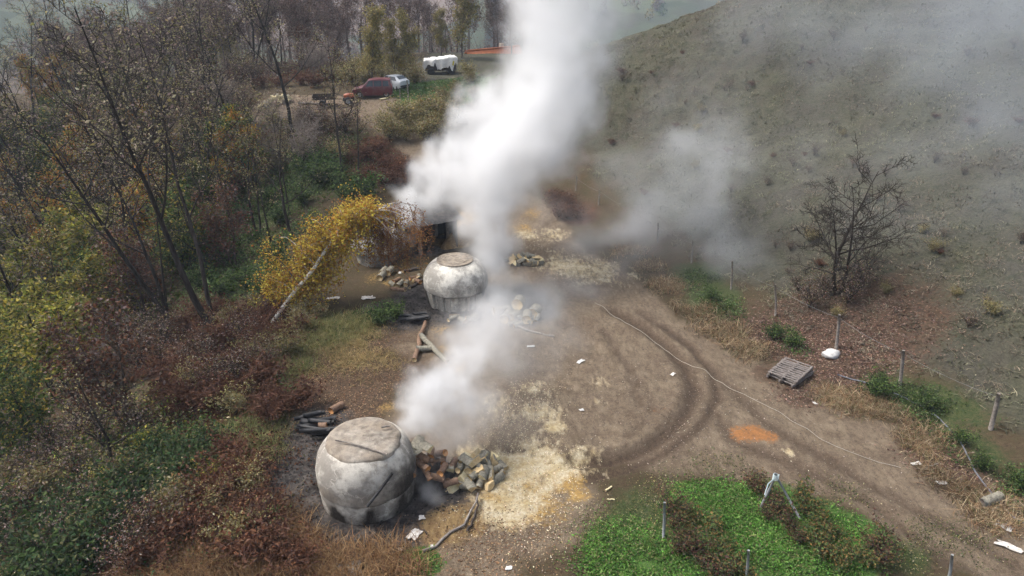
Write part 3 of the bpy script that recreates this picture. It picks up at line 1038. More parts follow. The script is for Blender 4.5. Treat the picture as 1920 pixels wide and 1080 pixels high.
def pole(name, label, pxs, r0, r1, lift=0.05, mat=None, cat='pole', wob=0.04, seed=0, n=9, cut=None, sides=8, group=None):
    """a stick or trunk lying along surveyed ground points"""
    P_ = [spot(*p[:2]) + np.array((0, 0, p[2] if len(p) > 2 else lift)) for p in pxs]
    P_ = np.array(P_)
    t = np.linspace(0, 1, len(P_))
    tt = np.linspace(0, 1, n)
    pts = np.stack([np.interp(tt, t, P_[:, k]) for k in range(3)], 1)
    r_ = np.random.default_rng(seed)
    pts[1:-1] += r_.normal(size=(n - 2, 3)) * wob * np.array((1, 1, 0.3))
    c = pts[0].copy()
    mb = MB()
    mb.tube(pts - c, np.linspace(r0, r1, n), sides, capmat=1)
    o = mb.build(name, [mat or M_DARKWOOD, cut or M_CUT], None, True, c)
    return tag(o, label, cat, group)


pole('long_log', 'longer brown log of the V-shaped pair lying below the middle kiln', [(777, 680, .12), (798, 612, .2)], .12, .10, mat=M_BARK_WARM, cat='log')
pole('long_log', 'grey log of the V-shaped pair pointing to the smoke', [(790, 640, .3), (838, 684, .12)], .13, .12, mat=M_BARK_LOG, cat='log', seed=2)
p = spot(795, 660)
lay('firewood_log', LOGS[1], (p[0], p[1], p[2] + 0.16), 0.1, 0, 0, 'short thick log lying between the V-shaped pair of logs', 'log', None, 1.3)
pole('branch_pole', 'long crooked dark branch lying in front of the firewood heap', [(792, 1036), (845, 1005), (880, 975), (897, 938, .3)], .05, .035, seed=3, mat=M_OLDWOOD, cat='branch')
pole('branch_pole', 'short dark branch leaning beside the long crooked one', [(876, 1000), (890, 975), (895, 935, .25)], .045, .03, seed=4, mat=M_DARKWOOD, cat='branch')
pole('branch_pole', 'thin black stick lying in the ash before the nearest kiln', [(678, 1035), (700, 1005), (718, 975)], .03, .02, seed=5, mat=M_CHAR, cat='branch')
pole('branch_pole', 'thin dark branch in the ash between kiln and straw', [(770, 975), (785, 995), (802, 1005)], .03, .02, seed=6, cat='branch')
pole('long_log', 'long pale pole lying under the drifting smoke beside the thick logs', [(935, 600), (990, 622), (1040, 632)], .09, .06, seed=7, mat=M_OLDWOOD, cat='log')
pole('long_log', 'thin pole lying left of the middle kiln', [(768, 542), (792, 528), (800, 520)], .08, .07, seed=8, mat=M_DARKWOOD, cat='log')
pole('long_log', 'dark log on yellow sawdust left of the middle kiln', [(755, 511), (786, 505)], .12, .12, seed=9, mat=M_DARKWOOD, cat='log')
pole('long_log', 'short brown log near the tip of the birch', [(735, 543), (760, 547)], .13, .12, seed=10, mat=M_BARK_WARM, cat='log')
pole('long_log', 'brown log with orange cut end behind the nearest kiln', [(621, 778, .14), (643, 762, .14)], .15, .15, seed=11, mat=M_BARK_WARM, cut=M_CUT_ORANGE, cat='log', wob=.01)
pole('long_log', 'short reddish log on the charred timber beside the nearest kiln', [(599, 814, .35), (614, 813, .35)], .14, .14, seed=12, mat=M_BARK_WARM, cut=M_CUT_ORANGE, cat='log', wob=.005)
pole('long_log', 'grey log lying in the weeds at the right edge of the track', [(1838, 952, .15), (1872, 938, .15)], .17, .17, seed=13, mat=M_BARK_LOG, cut=M_OLDWOOD, cat='log', wob=.01)
pole('long_log', 'small pale offcut beside the grey log at the right edge', [(1855, 964), (1872, 957)], .07, .06, seed=14, mat=M_OLDWOOD, cat='log', wob=.01)
pole('branch_pole', 'thin pale stick lying across the right end of the rope', [(1735, 882), (1758, 873)], .025, .02, seed=15, mat=M_OLDWOOD, cat='branch')
pole('branch_pole', 'white peeled stick on the bare earth above the garden', [(1135, 925), (1147, 917)], .035, .03, seed=16, mat=M_CUT_PALE, cat='branch', wob=.01)
pole('branch_pole', 'smaller peeled stick just below the white one', [(1138, 940), (1152, 938)], .03, .025, seed=17, mat=M_CUT_PALE, cat='branch', wob=.01)
# stick and pipe on the nearest kiln's cap
mb = MB()
mb.tube([(-0.85, -0.35, 2.46), (-0.3, -0.5, 2.45), (0.35, -0.75, 2.43), (0.95, -1.0, 2.40)], [.02, .028, .03, .035], 7)
tag(mb.build('branch_pole', M_OLDWOOD, None, True, K1), 'thin pale stick lying across the flat top of the nearest kiln', 'branch')
mb = MB()
mb.tube([(0.55, 0.35, 2.47), (0.7, 0.42, 2.47), (0.85, 0.45, 2.47)], [.03, .035, .03], 7)
tag(mb.build('branch_pole', M_OLDWOOD, None, True, K1), 'short stub of wood on the far side of the kiln top', 'branch')
mb = MB()
mb.tube([(0.35, -1.85, 1.02), (0.75, -1.68, 1.5), (1.15, -1.42, 1.98)], [.05, .05, .05], 9)
tag(mb.build('chimney_pipe', M_CHAR, None, True, K1), 'black pipe leaning against the sooty flank of the nearest kiln', 'pipe')

# charred timber heaps
CH = [log_mesh('charred_log', L, r_, 80 + i, M_CHAR, M_CHAR) for i, (L, r_) in enumerate(((1.2, .08), (0.9, .1), (1.4, .07), (0.7, .09)))]
for i in range(14):
    p = spot(598 + rl.uniform(-16, 16), 806 + rl.uniform(-16, 18))
    lay('charred_log', CH[i % 4], (p[0], p[1], p[2] + 0.1 + 0.035 * i * 0.7), R(rl.uniform(-20, 25)), rl.gauss(0, .06), 0, 'charred black timber in the heap left of the nearest kiln', 'log', 'charred timber left of the nearest kiln')
for i in range(9):
    p = spot(779 + rl.uniform(-12, 12), 600 + rl.uniform(-6, 8))
    lay('charred_log', CH[i % 4], (p[0], p[1], p[2] + 0.08 + 0.03 * i), R(rl.uniform(-15, 20)), rl.gauss(0, .06), 0, 'charred black timber in the small heap below the middle kiln', 'log', 'charred timber below the middle kiln')
for (px, py) in ((222 + 498, 515), (238 + 493, 513), (716, 522)):
    p = spot(px, py)
    lay('log_round', BIG[1], (p[0], p[1], p[2] + 0.2), R(80), 0, 0, 'round log with orange cut end at the tip of the birch branches', 'log', 'logs at the birch tip', 0.8)

# ------------------------------------------------------------------ fence, pallets, hose, rope, rubbish
POSTS = [((1568, 655), (1574, 590), .075, 'pale wooden fence post rising beside the white sack'),
         ((1688, 722), (1694, 657), .075, 'wooden fence post between the white sack and the right edge'),
         ((1858, 806), (1873, 738), .085, 'leaning grey fence post nearest the right edge'),
         ((1455, 592), (1454, 533), .05, 'thin pale fence post left of the bare tree'),
         ((1371, 543), (1373, 490), .05, 'thin fence post in drifting smoke, second left of the bare tree'),
         ((1296, 495), (1299, 452), .05, 'thin fence post in drifting smoke, third left of the bare tree'),
         ((1232, 455), (1234, 418), .05, 'faint fence post in the thick of the drifting smoke'),
         ((1122, 385), (1124, 355), .05, 'faint fence post near the top of the drifting smoke'),
         ((1079, 358), (1081, 330), .05, 'fence post right of the tall smoke column at the bend'),
         ((786, 205), (785, 180), .06, 'fence post at the foot of the green mound'),
         ((766, 190), (763, 150), .06, 'tall fence post in the weeds behind the silver car'),
         ((750, 185), (749, 165), .05, 'short fence post just right of the silver car'),
         ((812, 205), (811, 190), .05, 'small fence post at the foot of the green mound, right of the others'),
         ((808, 262), (808, 238), .05, 'lone thin post in the olive thicket'),
         ]
post_tops = []
for i, (b, tpx, r_, lab) in enumerate(POSTS):
    p = spot(*b)
    top = at(tpx[0], tpx[1], p[1])
    h = max(0.9, min(2.2, top[2] - p[2]))
    dx = (top[0] - p[0])
    mb = MB()
    mb.tube([(0, 0, -0.35), (dx * 0.3, 0.02, h * 0.35), (dx * 0.8 + 0.02, 0, h * 0.72), (dx, 0, h)], [r_ * 1.05, r_, r_ * 0.95, r_ * 0.85], 8)
    o = mb.build('fence_post', M_OLDWOOD, None, True, p)
    tag(o, lab, 'fence post', 'fence posts along the hill')
    post_tops.append(p + np.array((dx, 0, h)))
M_WIRE = plain('fence_wire', (.25, .25, .25), (.15, .15, .15), 10, 0.5, 0, 0.8)
seq = [2, 1, 0, 3, 4, 5, 6, 7, 8]
for a, b in zip(seq[:-1], seq[1:]):
    A, B = post_tops[a] - np.array((0, 0, .15)), post_tops[b] - np.array((0, 0, .15))
    t = np.linspace(0, 1, 9)[:, None]
    pts = A * (1 - t) + B * t - np.array((0, 0, 1.0)) * (0.12 * 4 * t * (1 - t))
    mb = MB()
    mb.tube(pts - A, .008, 4)
    tag(mb.build('fence_wire', M_WIRE, None, True, A), 'thin wire strung between the fence posts along the hill foot', 'wire', 'wire strands of the hill fence')

M_PALLET = plain('pallet_board', (.23, .205, .19), (.13, .11, .10), 7, 0.9, 0.35)


def pallet(corner_px, label, lift, L=1.75, W=1.3, skew=0.0):
    A, B, C = [spot(*p) for p in corner_px]            # left corner, far corner, near corner
    c = (B + C) / 2
    u = Vector(B - A).normalized()
    w = Vector(C - A).normalized()
    n = w.cross(u).normalized()
    if n.z < 0:
        n = -n
    w = n.cross(u).normalized()
    if w.dot(Vector(C - A)) < 0:
        w = -w
    M = Matrix((u, w, n)).transposed().to_4x4()
    M.translation = Vector(c) + n * lift
    M = M @ Matrix.Rotation(skew, 4, 'Z')
    t = thing('pallet', label, 'pallet', (0, 0, 0), group='stacked pallets')
    t.matrix_world = M
    rr = random.Random(int(lift * 100))
    ns = 10
    for i in range(ns):
        mb = MB()
        x = -L / 2 + 0.06 + (L - 0.12) * i / (ns - 1) + rr.uniform(-.015, .015)
        if i == ns - 2 and lift > 0.2:
            x -= 0.05
        mb.box((x, rr.uniform(-.02, .02), 0.125), (rr.uniform(.075, .095), W * rr.uniform(.97, 1.02), 0.022), Matrix.Rotation(rr.uniform(-.015, .015), 3, 'Z'))
        mb.build('slat', M_PALLET, t)
    for y in (-W / 2 + .06, 0, W / 2 - .06):
        mb = MB()
        mb.box((0, y, 0.068), (L, 0.09, 0.09))
        mb.build('stringer', M_PALLET, t)
        mb = MB()
        mb.box((0, y, 0.01), (L, 0.10, 0.02))
        mb.build('bottom_board', M_PALLET, t)
    return t


PC = [(1438, 716), (1484, 676), (1476, 740)]
pallet(PC, 'upper weathered wooden pallet of the two on the leaf-covered bank', 0.24)
pallet(PC, 'lower pallet half hidden beneath the other on the bank', 0.06, skew=0.1)


def lump(name, c, r, label, cat, mat, seed, flat=0.6, amp=0.35, sub=3, group=None, rz=0.0, sx=1.0):
    import bmesh
    bm = bmesh.new()
    bmesh.ops.create_icosphere(bm, subdivisions=sub, radius=1)
    rr = random.Random(seed)
    off = rr.uniform(0, 50)
    for v in bm.verts:
        d = float(fbm(np.array([v.co.x * 1.5 + off + v.co.z]), np.array([v.co.y * 1.5 + off * .7 - v.co.z * .8]), 0.8, seed, 4)[0]) - 0.5
        v.co *= r * (1 + amp * 2 * d)
        v.co.z *= flat
        v.co.x *= sx
    me = bpy.data.meshes.new(name)
    bm.to_mesh(me)
    bm.free()
    me.polygons.foreach_set('use_smooth', [True] * len(me.polygons))
    me.materials.append(mat)
    o = link(name, me, None, (c[0], c[1], c[2] + r * flat * 0.5))
    o.rotation_euler = (0, 0, rz)
    return tag(o, label, cat, group)


lump('white_sack', spot(1557, 668), 0.33, 'crumpled white sack lying at the foot of a fence post', 'sack', M_WHITE, 3, 0.55, 0.35, 3, None, 0.5, 1.35)


def rag(name, px, py, w, l, rz, label, mat, seed, cat='rag', lift=0.05):
    """crumpled sheet with thickness"""
    c = spot(px, py)
    w, l = w * .72, l * .72
    n = 12
    mb = MB()
    rr = np.random.default_rng(seed)
    ox, oy = rr.uniform(0, 90, 2)
    gi, gj = np.meshgrid(np.linspace(-.5, .5, n), np.linspace(-.5, .5, n), indexing='ij')
    x, y = gi.ravel(), gj.ravel()
    k = 0.75 + 0.5 * noise(np.arctan2(y, x) * 2 + ox, 0 * x + oy, 1.0, seed)
    hg = fbm(x * 3 + ox, y * 3 + oy, 0.8, seed, 3)
    X, Y = x * w * k, y * l * k
    cr, sr = math.cos(rz), math.sin(rz)
    zz = height(c[0] + X * cr - Y * sr, c[1] + X * sr + Y * cr) - c[2] + lift + 0.35 * min(w, l) * np.clip(hg - 0.4, 0, None)
    vs = np.concatenate([np.stack([X, Y, zz], 1), np.stack([X, Y, zz - 0.012], 1)])
    f = [(i * n + j, (i + 1) * n + j, (i + 1) * n + j + 1, i * n + j + 1) for i in range(n - 1) for j in range(n - 1)]
    mb.add(np.array(vs), f + [tuple(q + n * n for q in t[::-1]) for t in f])
    o = mb.build(name, mat, None, True, c)
    o.rotation_euler = (0, 0, rz)
    return tag(o, label, cat)


M_RAG = plain('dirty_white_film', (.72, .70, .67), (.42, .38, .34), 7, 0.6, 0.3)
rag('plastic_rag', 1880, 990, .42, .7, .6, 'torn white plastic sheet by the track at the right edge', M_WHITE, 1)
rag('plastic_rag', 1765, 908, .42, .25, .2, 'flat white scrap of plastic on the verge right of the rope end', M_WHITE, 2)
rag('plastic_rag', 778, 1003, .42, .62, -.5, 'crumpled dirty white bag in the ash before the nearest kiln', M_RAG, 3)
rag('plastic_rag', 791, 973, .28, .26, .3, 'smaller dirty white scrap above the crumpled bag', M_RAG, 4)
rag('plastic_rag', 751, 1034, .2, .2, 0, 'small white scrap in the dry grass below the nearest kiln', M_WHITE, 5)
rag('plastic_rag', 955, 1067, .3, .2, 0, 'white scrap at the bottom edge below the ochre sawdust', M_WHITE, 6)
rag('plastic_rag', 811, 1027, .16, .16, 0, 'small white scrap beside the crooked branch', M_WHITE, 7)
rag('plastic_rag', 1261, 706, .3, .2, .8, 'pale scrap inside the curve of the tyre ruts', M_RAG, 8)
rag('plastic_rag', 1088, 680, .5, .25, .7, 'pale wood scraps near the upper end of the yard under the smoke', M_WHITE, 9, 'scrap')
rag('plastic_rag', 1090, 772, .25, .2, .2, 'small white scrap beside the scattered bark chips', M_WHITE, 10)
rag('plastic_rag', 1528, 758, .18, .25, .2, 'small white scrap on the leafy bank below the pallets', M_WHITE, 11)
rag('plastic_rag', 1717, 872, .45, .25, .2, 'grey-white scrap at the end of the rope', M_RAG, 12)
rag('plastic_rag', 1890, 1030, .9, .35, -.7, 'long pale streak of torn sheeting at the lower right edge', M_RAG, 13)
rag('plastic_rag', 995, 652, .5, .25, .1, 'curled white scrap under the drifting smoke', M_WHITE, 14)
rag('plastic_rag', 750, 512, .25, .45, .1, 'white bag beside the dark log left of the middle kiln', M_WHITE, 15)
rag('plastic_rag', 690, 560, .9, .5, .3, 'pile of pale chips and film at the edge of the dry grass below the birch', M_RAG, 16)
rag('plastic_rag', 625, 562, .9, .3, .1, 'pale flat slab of bark below the birch crown', M_RAG, 17, 'scrap')
rag('plastic_rag', 650, 1075, 1.2, .8, .2, 'grey plastic sheet at the bottom edge below the nearest kiln', plain('grey_film', (.32, .35, .36), (.2, .22, .22), 5, .4, .2), 18)


def line(name, pxs, r_, label, cat, mat, lift, n=70, wob=0.05, seed=0):
    P_ = np.array([spot(*p) for p in pxs])
    t = np.concatenate([[0], np.cumsum(np.linalg.norm(np.diff(P_, axis=0), axis=1))])
    tt = np.linspace(0, t[-1], n)
    x, y = np.interp(tt, t, P_[:, 0]), np.interp(tt, t, P_[:, 1])
    for _ in range(4):
        x[1:-1] = (x[:-2] + 2 * x[1:-1] + x[2:]) / 4
        y[1:-1] = (y[:-2] + 2 * y[1:-1] + y[2:]) / 4
    x += (noise(tt, tt * 0 + seed, 1.1, seed) - .5) * wob
    y += (noise(tt, tt * 0 + seed + 9, 1.1, seed) - .5) * wob
    z = height(x, y) + lift
    pts = np.stack([x, y, z], 1)
    mb = MB()
    mb.tube(pts - pts[0], r_, 6)
    return tag(mb.build(name, mat, None, True, pts[0]), label, cat)


line('hose', [(1570, 706), (1640, 727), (1700, 752), (1762, 787), (1800, 832), (1826, 882), (1852, 922), (1892, 967), (1960, 1015)], .028, 'long dark hose snaking along the fenced bank at right', 'hose', plain('hose_rubber', (.10, .11, .13), (.16, .17, .2), 5, .45, 0), .06)
line('rope', [(1115, 570), (1160, 598), (1200, 620), (1300, 690), (1380, 735), (1450, 770), (1540, 825), (1620, 860), (1690, 880)], .011, 'thin pale rope lying along the edge of the dirt track', 'rope', plain('pale_rope', (.42, .38, .32), (.3, .27, .22), 20, .9, 0), .03, 110, .12, 4)
# ------------------------------------------------------------------ trees
class Tree:
    """recursive branching; wood = trunk and limbs, twig = fine crown wood, tips = where leaves may sit"""
    def __init__(s, seed, H_, r0, limbs=8, branches=6, twigs=5, start=0.3, spread=0.8, rise=0.25, droop=0.0, lean=0.0, forks=1, limb_len=0.42, twig_r=0.012, crook=0.10):
        s.r = np.random.default_rng(seed)
        s.wood, s.twig, s.tips = MB(), MB(), []
        s.twig_r = twig_r
        for f in range(forks):
            d = np.array((s.r.normal() * 0.14 * (forks > 1) + lean, s.r.normal() * 0.14 * (forks > 1), 1.0))
            h = H_ * (1 if f == 0 else s.r.uniform(0.65, 0.95))
            trunk, tr = s.path(np.array((0, 0, -0.3)) + np.array((f * 0.12, (f % 2) * 0.1, 0)), d, h, r0 * (1 if f == 0 else 0.75), 9, crook * 0.5, 0.06, 0.12)
            s.wood.tube(trunk, tr, 8)
            for i in range(limbs):
                t = start + (0.98 - start) * (i + s.r.random()) / limbs
                p, pd, pr = s.sample(trunk, tr, t)
                az = i * 2.4 + s.r.uniform(-.5, .5)
                ld = np.array((math.cos(az), math.sin(az), 0)) * spread + pd * s.r.uniform(.35, .8)
                L = h * limb_len * (1.05 - 0.62 * (t - start) / (1 - start)) * s.r.uniform(.7, 1.2)
                limb, lr = s.path(p, ld, L, max(pr * 0.55, 0.02), 6, crook, rise, 0.25)
                s.wood.tube(limb, lr, 5, cap=False)
                for j in range(branches):
                    t2 = 0.25 + 0.75 * (j + s.r.random()) / branches
                    q, qd, qr = s.sample(limb, lr, t2)
                    bd = qd * .7 + s.side(qd) * .75
                    BL = L * 0.45 * (1.15 - 0.6 * t2) * s.r.uniform(.6, 1.25)
                    br, brr = s.path(q, bd, BL, max(qr * .6, twig_r * 1.3), 4, crook * 1.3, rise - droop, 0.4)
                    (s.wood if twigs <= 2 else s.twig).tube(br, brr, 4, cap=False)
                    for k in range(twigs):
                        t3 = 0.2 + 0.8 * (k + s.r.random()) / twigs
                        w, wd, wr = s.sample(br, brr, t3)
                        td = wd * .6 + s.side(wd) * .8
                        TL = max(0.25, BL * 0.45 * s.r.uniform(.6, 1.4))
                        tw, twr = s.path(w, td, TL, twig_r, 4, crook * 1.6, rise * .5 - droop * 2.0, 0.5)
                        s.twig.tube(tw, twr, 3, cap=False)
                        s.tips.append(tw[1:])
                    s.tips.append(br[2:])
        s.tips = np.concatenate(s.tips)

    def side(s, d):
        v = s.r.normal(size=3)
        v -= d * (v @ d) / (d @ d)
        return v / (np.linalg.norm(v) + 1e-9)

    def path(s, p, d, L, r0, n, crook, rise, taper):
        d = d / np.linalg.norm(d)
        pts, rad = [p], [r0]
        for i in range(1, n):
            d = d + s.r.normal(size=3) * crook + np.array((0, 0, rise * 0.35))
            d /= np.linalg.norm(d)
            p = p + d * L / (n - 1)
            pts.append(p)
            rad.append(r0 * (1 - (1 - taper) * i / (n - 1)))
        return np.array(pts), np.array(rad)

    def sample(s, pts, rad, t):
        x = t * (len(pts) - 1)
        i = min(int(x), len(pts) - 2)
        f = x - i
        return pts[i] * (1 - f) + pts[i + 1] * f, (pts[i + 1] - pts[i]) / np.linalg.norm(pts[i + 1] - pts[i]), rad[i] * (1 - f) + rad[i + 1] * f

    def leafed(s, n, size, pal, scatter=0.2, clump=1, **kw):
        idx = s.r.integers(0, len(s.tips), n)
        c = s.tips[idx] + s.r.normal(size=(n, 3)) * scatter
        s.twig.leaves(c, size, pal, s.r, mat=1, **kw)
        return s


def proto(name, tree, bark, smooth_=True):
    return (tree.wood.mesh(name + '_trunk', bark, True), tree.twig.mesh(name + '_crown', [bark, M_LEAF], False))


OLIVE = [(.20, .18, .07), (.27, .24, .10), (.11, .11, .045), (.31, .26, .13), (.35, .31, .2)]
YGREEN = [(.19, .21, .035), (.28, .26, .045), (.11, .14, .03), (.36, .29, .05), (.06, .08, .022)]
GREEN = [(.045, .085, .022), (.075, .12, .032), (.025, .05, .016), (.105, .15, .045)]
DKGREEN = [(.028, .058, .022), (.04, .08, .03), (.03, .048, .018), (.06, .095, .03), (.09, .10, .04)]  # dark green, deepened to stand in for the vignette at lower left
GOLD = [(.52, .37, .045), (.62, .47, .06), (.42, .27, .04), (.28, .16, .035), (.60, .50, .10)]
ORANGE = [(.40, .17, .03), (.34, .22, .04), (.46, .2, .035), (.14, .075, .025)]
RUST = [(.15, .065, .035), (.10, .045, .028), (.20, .095, .05), (.13, .07, .045), (.07, .032, .022)]
DRUST = [(.075, .032, .02), (.05, .024, .017), (.10, .045, .025), (.12, .06, .033)]
GREYBR = [(.19, .145, .12), (.25, .19, .165), (.13, .10, .088), (.29, .225, .19)]  # lightened to put some mid-distance haze into the brush colour
FARYEL = [(.26, .21, .075), (.20, .18, .07), (.33, .26, .09), (.15, .145, .065)]
PURPLE = [(.13, .085, .075), (.10, .07, .065), (.16, .105, .085), (.085, .06, .055)]

TP = {}
M_BARK_WOOD = bark_mat('bark_wood', (.018, .015, .013), (.065, .054, .046))
TP['locust'] = [proto('locust', Tree(100 + i, 1.0 * 16, 0.18, 10, 6, 6, 0.36, 0.7, 0.36, 0.0, lean=0.0, forks=f, limb_len=.30, twig_r=.014).leafed(1150, .17, OLIVE + GREYBR, .25), M_BARK_WOOD) for i, f in enumerate((1, 2, 2, 1))]
TP['slim'] = [proto('slim', Tree(140 + i, 10.0, 0.10, 8, 5, 5, 0.35, 0.6, 0.35, 0.0, limb_len=.28, twig_r=.013).leafed(500, .14, OLIVE + RUST[:2], .2), M_BARK_WOOD) for i in range(3)]
TP['leafy'] = [proto('leafy', Tree(160 + i, 8.0, 0.13, 9, 7, 5, 0.22, 0.85, 0.18, 0.03, forks=2, limb_len=.42).leafed(5600, .26, YGREEN + OLIVE[:2], .28), M_BARK_DARK) for i in range(3)]
TP['orange'] = [proto('orange', Tree(180 + i, 8.0, 0.12, 8, 6, 5, 0.25, 0.8, 0.2, 0.03, limb_len=.40).leafed(4800, .25, ORANGE + YGREEN[:2], .28), M_BARK_DARK) for i in range(2)]
TP['rust'] = [proto('rust', Tree(190 + i, 5.5, 0.08, 9, 6, 5, 0.15, 0.8, 0.25, 0.02, forks=3, limb_len=.45).leafed(2600, .18, RUST + RUST + GREYBR[:2], .22), M_BARK) for i in range(2)]
TP['green'] = [proto('green', Tree(210 + i, 6.5, 0.10, 9, 6, 5, 0.15, 0.85, 0.15, 0.03, forks=2, limb_len=.45).leafed(4000, .24, GREEN + YGREEN[2:], .28), M_BARK_DARK) for i in range(2)]
TP['goldfar'] = [proto('goldfar', Tree(220 + i, 9.0, 0.12, 10, 5, 4, 0.12, 0.5, 0.5, 0.0, limb_len=.30).leafed(5200, .24, FARYEL, .35), M_BARK) for i in range(3)]
TP['far'] = [proto('far', Tree(240 + i, 12.0, 0.13, 9, 6, 5, 0.3, 0.65, 0.4, 0.0, limb_len=.34, twig_r=.02).leafed(2400, .24, PURPLE + GREYBR[:2], .4), bark_mat('bark_far%d' % i, (.09, .07, .065), (.16, .13, .12))) for i in range(4)]
TP['baretree'] = [proto('baretree', Tree(260, 7.0, 0.13, 11, 8, 7, 0.16, 1.15, 0.10, 0.0, limb_len=.56, forks=3, twig_r=.012, crook=.2), M_BARK_DARK)]
TP['darkbare'] = [proto('darkbare', Tree(270 + i, 8.0, 0.13, 8, 6, 5, 0.3, 0.9, 0.12, 0.0, limb_len=.42, twig_r=.011, crook=.14).leafed(300, .14, OLIVE, .2), M_BARK_DARK) for i in range(2)]


def plant(name, kind_, i, p, scale, rz, label, cat='tree', group=None, lean=(0, 0), parts=('trunk', 'crown')):
    a, b = TP[kind_][i % len(TP[kind_])]
    t = thing(name, label, cat, p, group=group, scale=scale, rot=(R(lean[1]), R(lean[0]), rz))
    link(parts[0], a, t)
    link(parts[1], b, t)
    return t


rt = random.Random(21)
# (base px, kind, height factor, lean x degrees, label)
NAMED = [
    ((395, 612), 'locust', 1, 1.08, -6, 'tall dark trunk leaning left before the green bank, sparse tan leaves'),
    ((305, 415), 'locust', 0, 1.08, -8, 'tallest forked tree of the left wood, sparse tan crown at the top edge'),
    ((265, 405), 'locust', 2, 1.0, -10, 'slanting tree just left of the tallest forked tree'),
    ((75, 430), 'locust', 3, 1.0, -4, 'tall dark bare-topped tree near the left edge'),
    ((10, 440), 'locust', 1, 1.0, -3, 'tall forked tree cut by the left edge'),
    ((405, 345), 'locust', 0, 0.95, 0, 'tall straight tree standing between the wood and the bare bush'),
    ((358, 335), 'locust', 2, 0.95, -2, 'tall tree with yellowish sparse crown, left of the straight one'),
    ((452, 335), 'locust', 3, 0.85, 3, 'slender tree right of the tall straight one, before the bare bush'),
    ((643, 345), 'slim', 0, 1.05, 2, 'slim sparse-leaved tree in front of the parked red van'),
    ((672, 330), 'slim', 1, 0.8, 6, 'thin tree leaning right over the bend of the track'),
    ((545, 440), 'darkbare', 0, 1.0, -4, 'dark bare tree with spreading limbs above the green bank'),
    ((515, 485), 'slim', 2, 0.75, -4, 'thin dark sapling left of the birch'),
    ((222, 590), 'leafy', 0, 1.05, -6, 'black-trunked tree with yellow-green leaves in the middle of the wood'),
    ((110, 640), 'leafy', 1, 1.0, -3, 'bushy yellow-green tree at the left, below the black-trunked one'),
    ((30, 700), 'leafy', 2, 1.0, 0, 'bushy yellow-green tree cut by the left edge'),
    ((150, 760), 'leafy', 0, 0.8, 0, 'low yellow-green tree beside the grey-brown thicket'),
    ((20, 600), 'leafy', 1, 1.1, 0, 'high yellow-green crown at the left edge under the orange tree'),
    ((65, 575), 'leafy', 2, .95, 0, 'yellow-green tree between the two edge trees at left'),
    ((185, 650), 'leafy', 1, .8, -2, 'small yellow-green tree below the black-trunked one'),
    ((105, 745), 'leafy', 2, .75, 0, 'low spreading yellow-green tree above the dark lower left thicket'),
    ((20, 510), 'orange', 0, 1.15, 0, 'orange-leaved tree at the left edge'),
    ((120, 520), 'orange', 1, 0.85, 0, 'dull orange tree behind the black-trunked tree'),
    ((345, 500), 'rust', 0, 1.15, 0, 'rust-leaved small tree beneath the tallest forked tree'),
    ((290, 560), 'rust', 1, 0.9, -4, 'rusty brown small tree left of the green bank'),
    ((240, 790), 'rust', 0, 1.05, 0, 'grey-brown thorny small tree in the lower left thicket'),
    ((180, 330), 'orange', 1, 0.8, 0, 'yellow-orange small tree behind the slanting trees'),
    ((230, 340), 'goldfar', 1, 0.6, 0, 'yellow young tree between the tall trunks'),
    ((210, 880), 'darkbare', 1, 0.65, 10, 'small black crooked tree in the dark lower left thicket'),
    ((60, 860), 'green', 0, 0.75, 0, 'dark leafy small tree in the lower left, at the edge'),
    ((130, 380), 'green', 1, 1.0, 0, 'dull green tree under the tall trees at left'),
    ((40, 330), 'green', 0, 1.1, 0, 'dull green tree at the left edge below the bare tops'),
    ((700, 165), 'goldfar', 0, 0.8, 0, 'round olive-yellow tree behind the red van'),
    ((742, 150), 'goldfar', 1, 0.62, 0, 'narrow yellow tree behind the silver car'),
    ((773, 150), 'goldfar', 2, 0.7, 0, 'narrow golden tree left of the white-covered cart'),
    ((828, 112), 'goldfar', 0, 0.62, 0, 'small yellow tree behind the white-covered cart'),
    ((866, 108), 'goldfar', 1, 0.95, 0, 'pale yellow tree right behind the white-covered cart'),
    ((1563, 555), 'baretree', 0, 1.0, 2, 'spreading bare tree on the smoky hillside above the pallets'),
]
for (px, kd, i, sc_, ln, lab) in NAMED:
    p = spot(*px)
    plant('bare_tree' if kd in ('baretree', 'darkbare') else 'tree', kd, i, p, sc_, rt.uniform(0, 6.28) if abs(ln) < 1 else 0.0, lab, lean=(ln, rt.uniform(-2, 2)))

# further trees of the ravine wood
for k in range(180):
    x = rt.uniform(-62, -15)
    y = rt.uniform(38, 96)
    if x > -12 - (y - 38) * .22 or (x > -32 and 62 < y < 80):
        continue
    kd = rt.choice(['locust', 'locust', 'locust', 'slim', 'slim', 'slim', 'slim', 'darkbare', 'orange', 'rust', 'green', 'darkbare'])
    lk = {'locust': 'tall sparse tan-leaved tree', 'slim': 'slender sparse-leaved tree', 'orange': 'orange-leaved tree', 'rust': 'low rust-leaved tree', 'green': 'dull green tree', 'darkbare': 'dark nearly bare tree'}[kd]
    plant('tree', kd, rt.randrange(4), (x, y, hz(x, y)), rt.uniform(.75, 1.05), rt.uniform(0, 6.28), lk + ' in the wood' + (' by the left edge' if x < -.55 * y else (' towards the clearing' if x > -.36 * y else ' midway to the clearing')) + (', nearer' if y < 58 else ', farther off'), group='trees in the depth of the ravine wood', lean=(rt.gauss(-1, 2), rt.gauss(0, 2.5)))
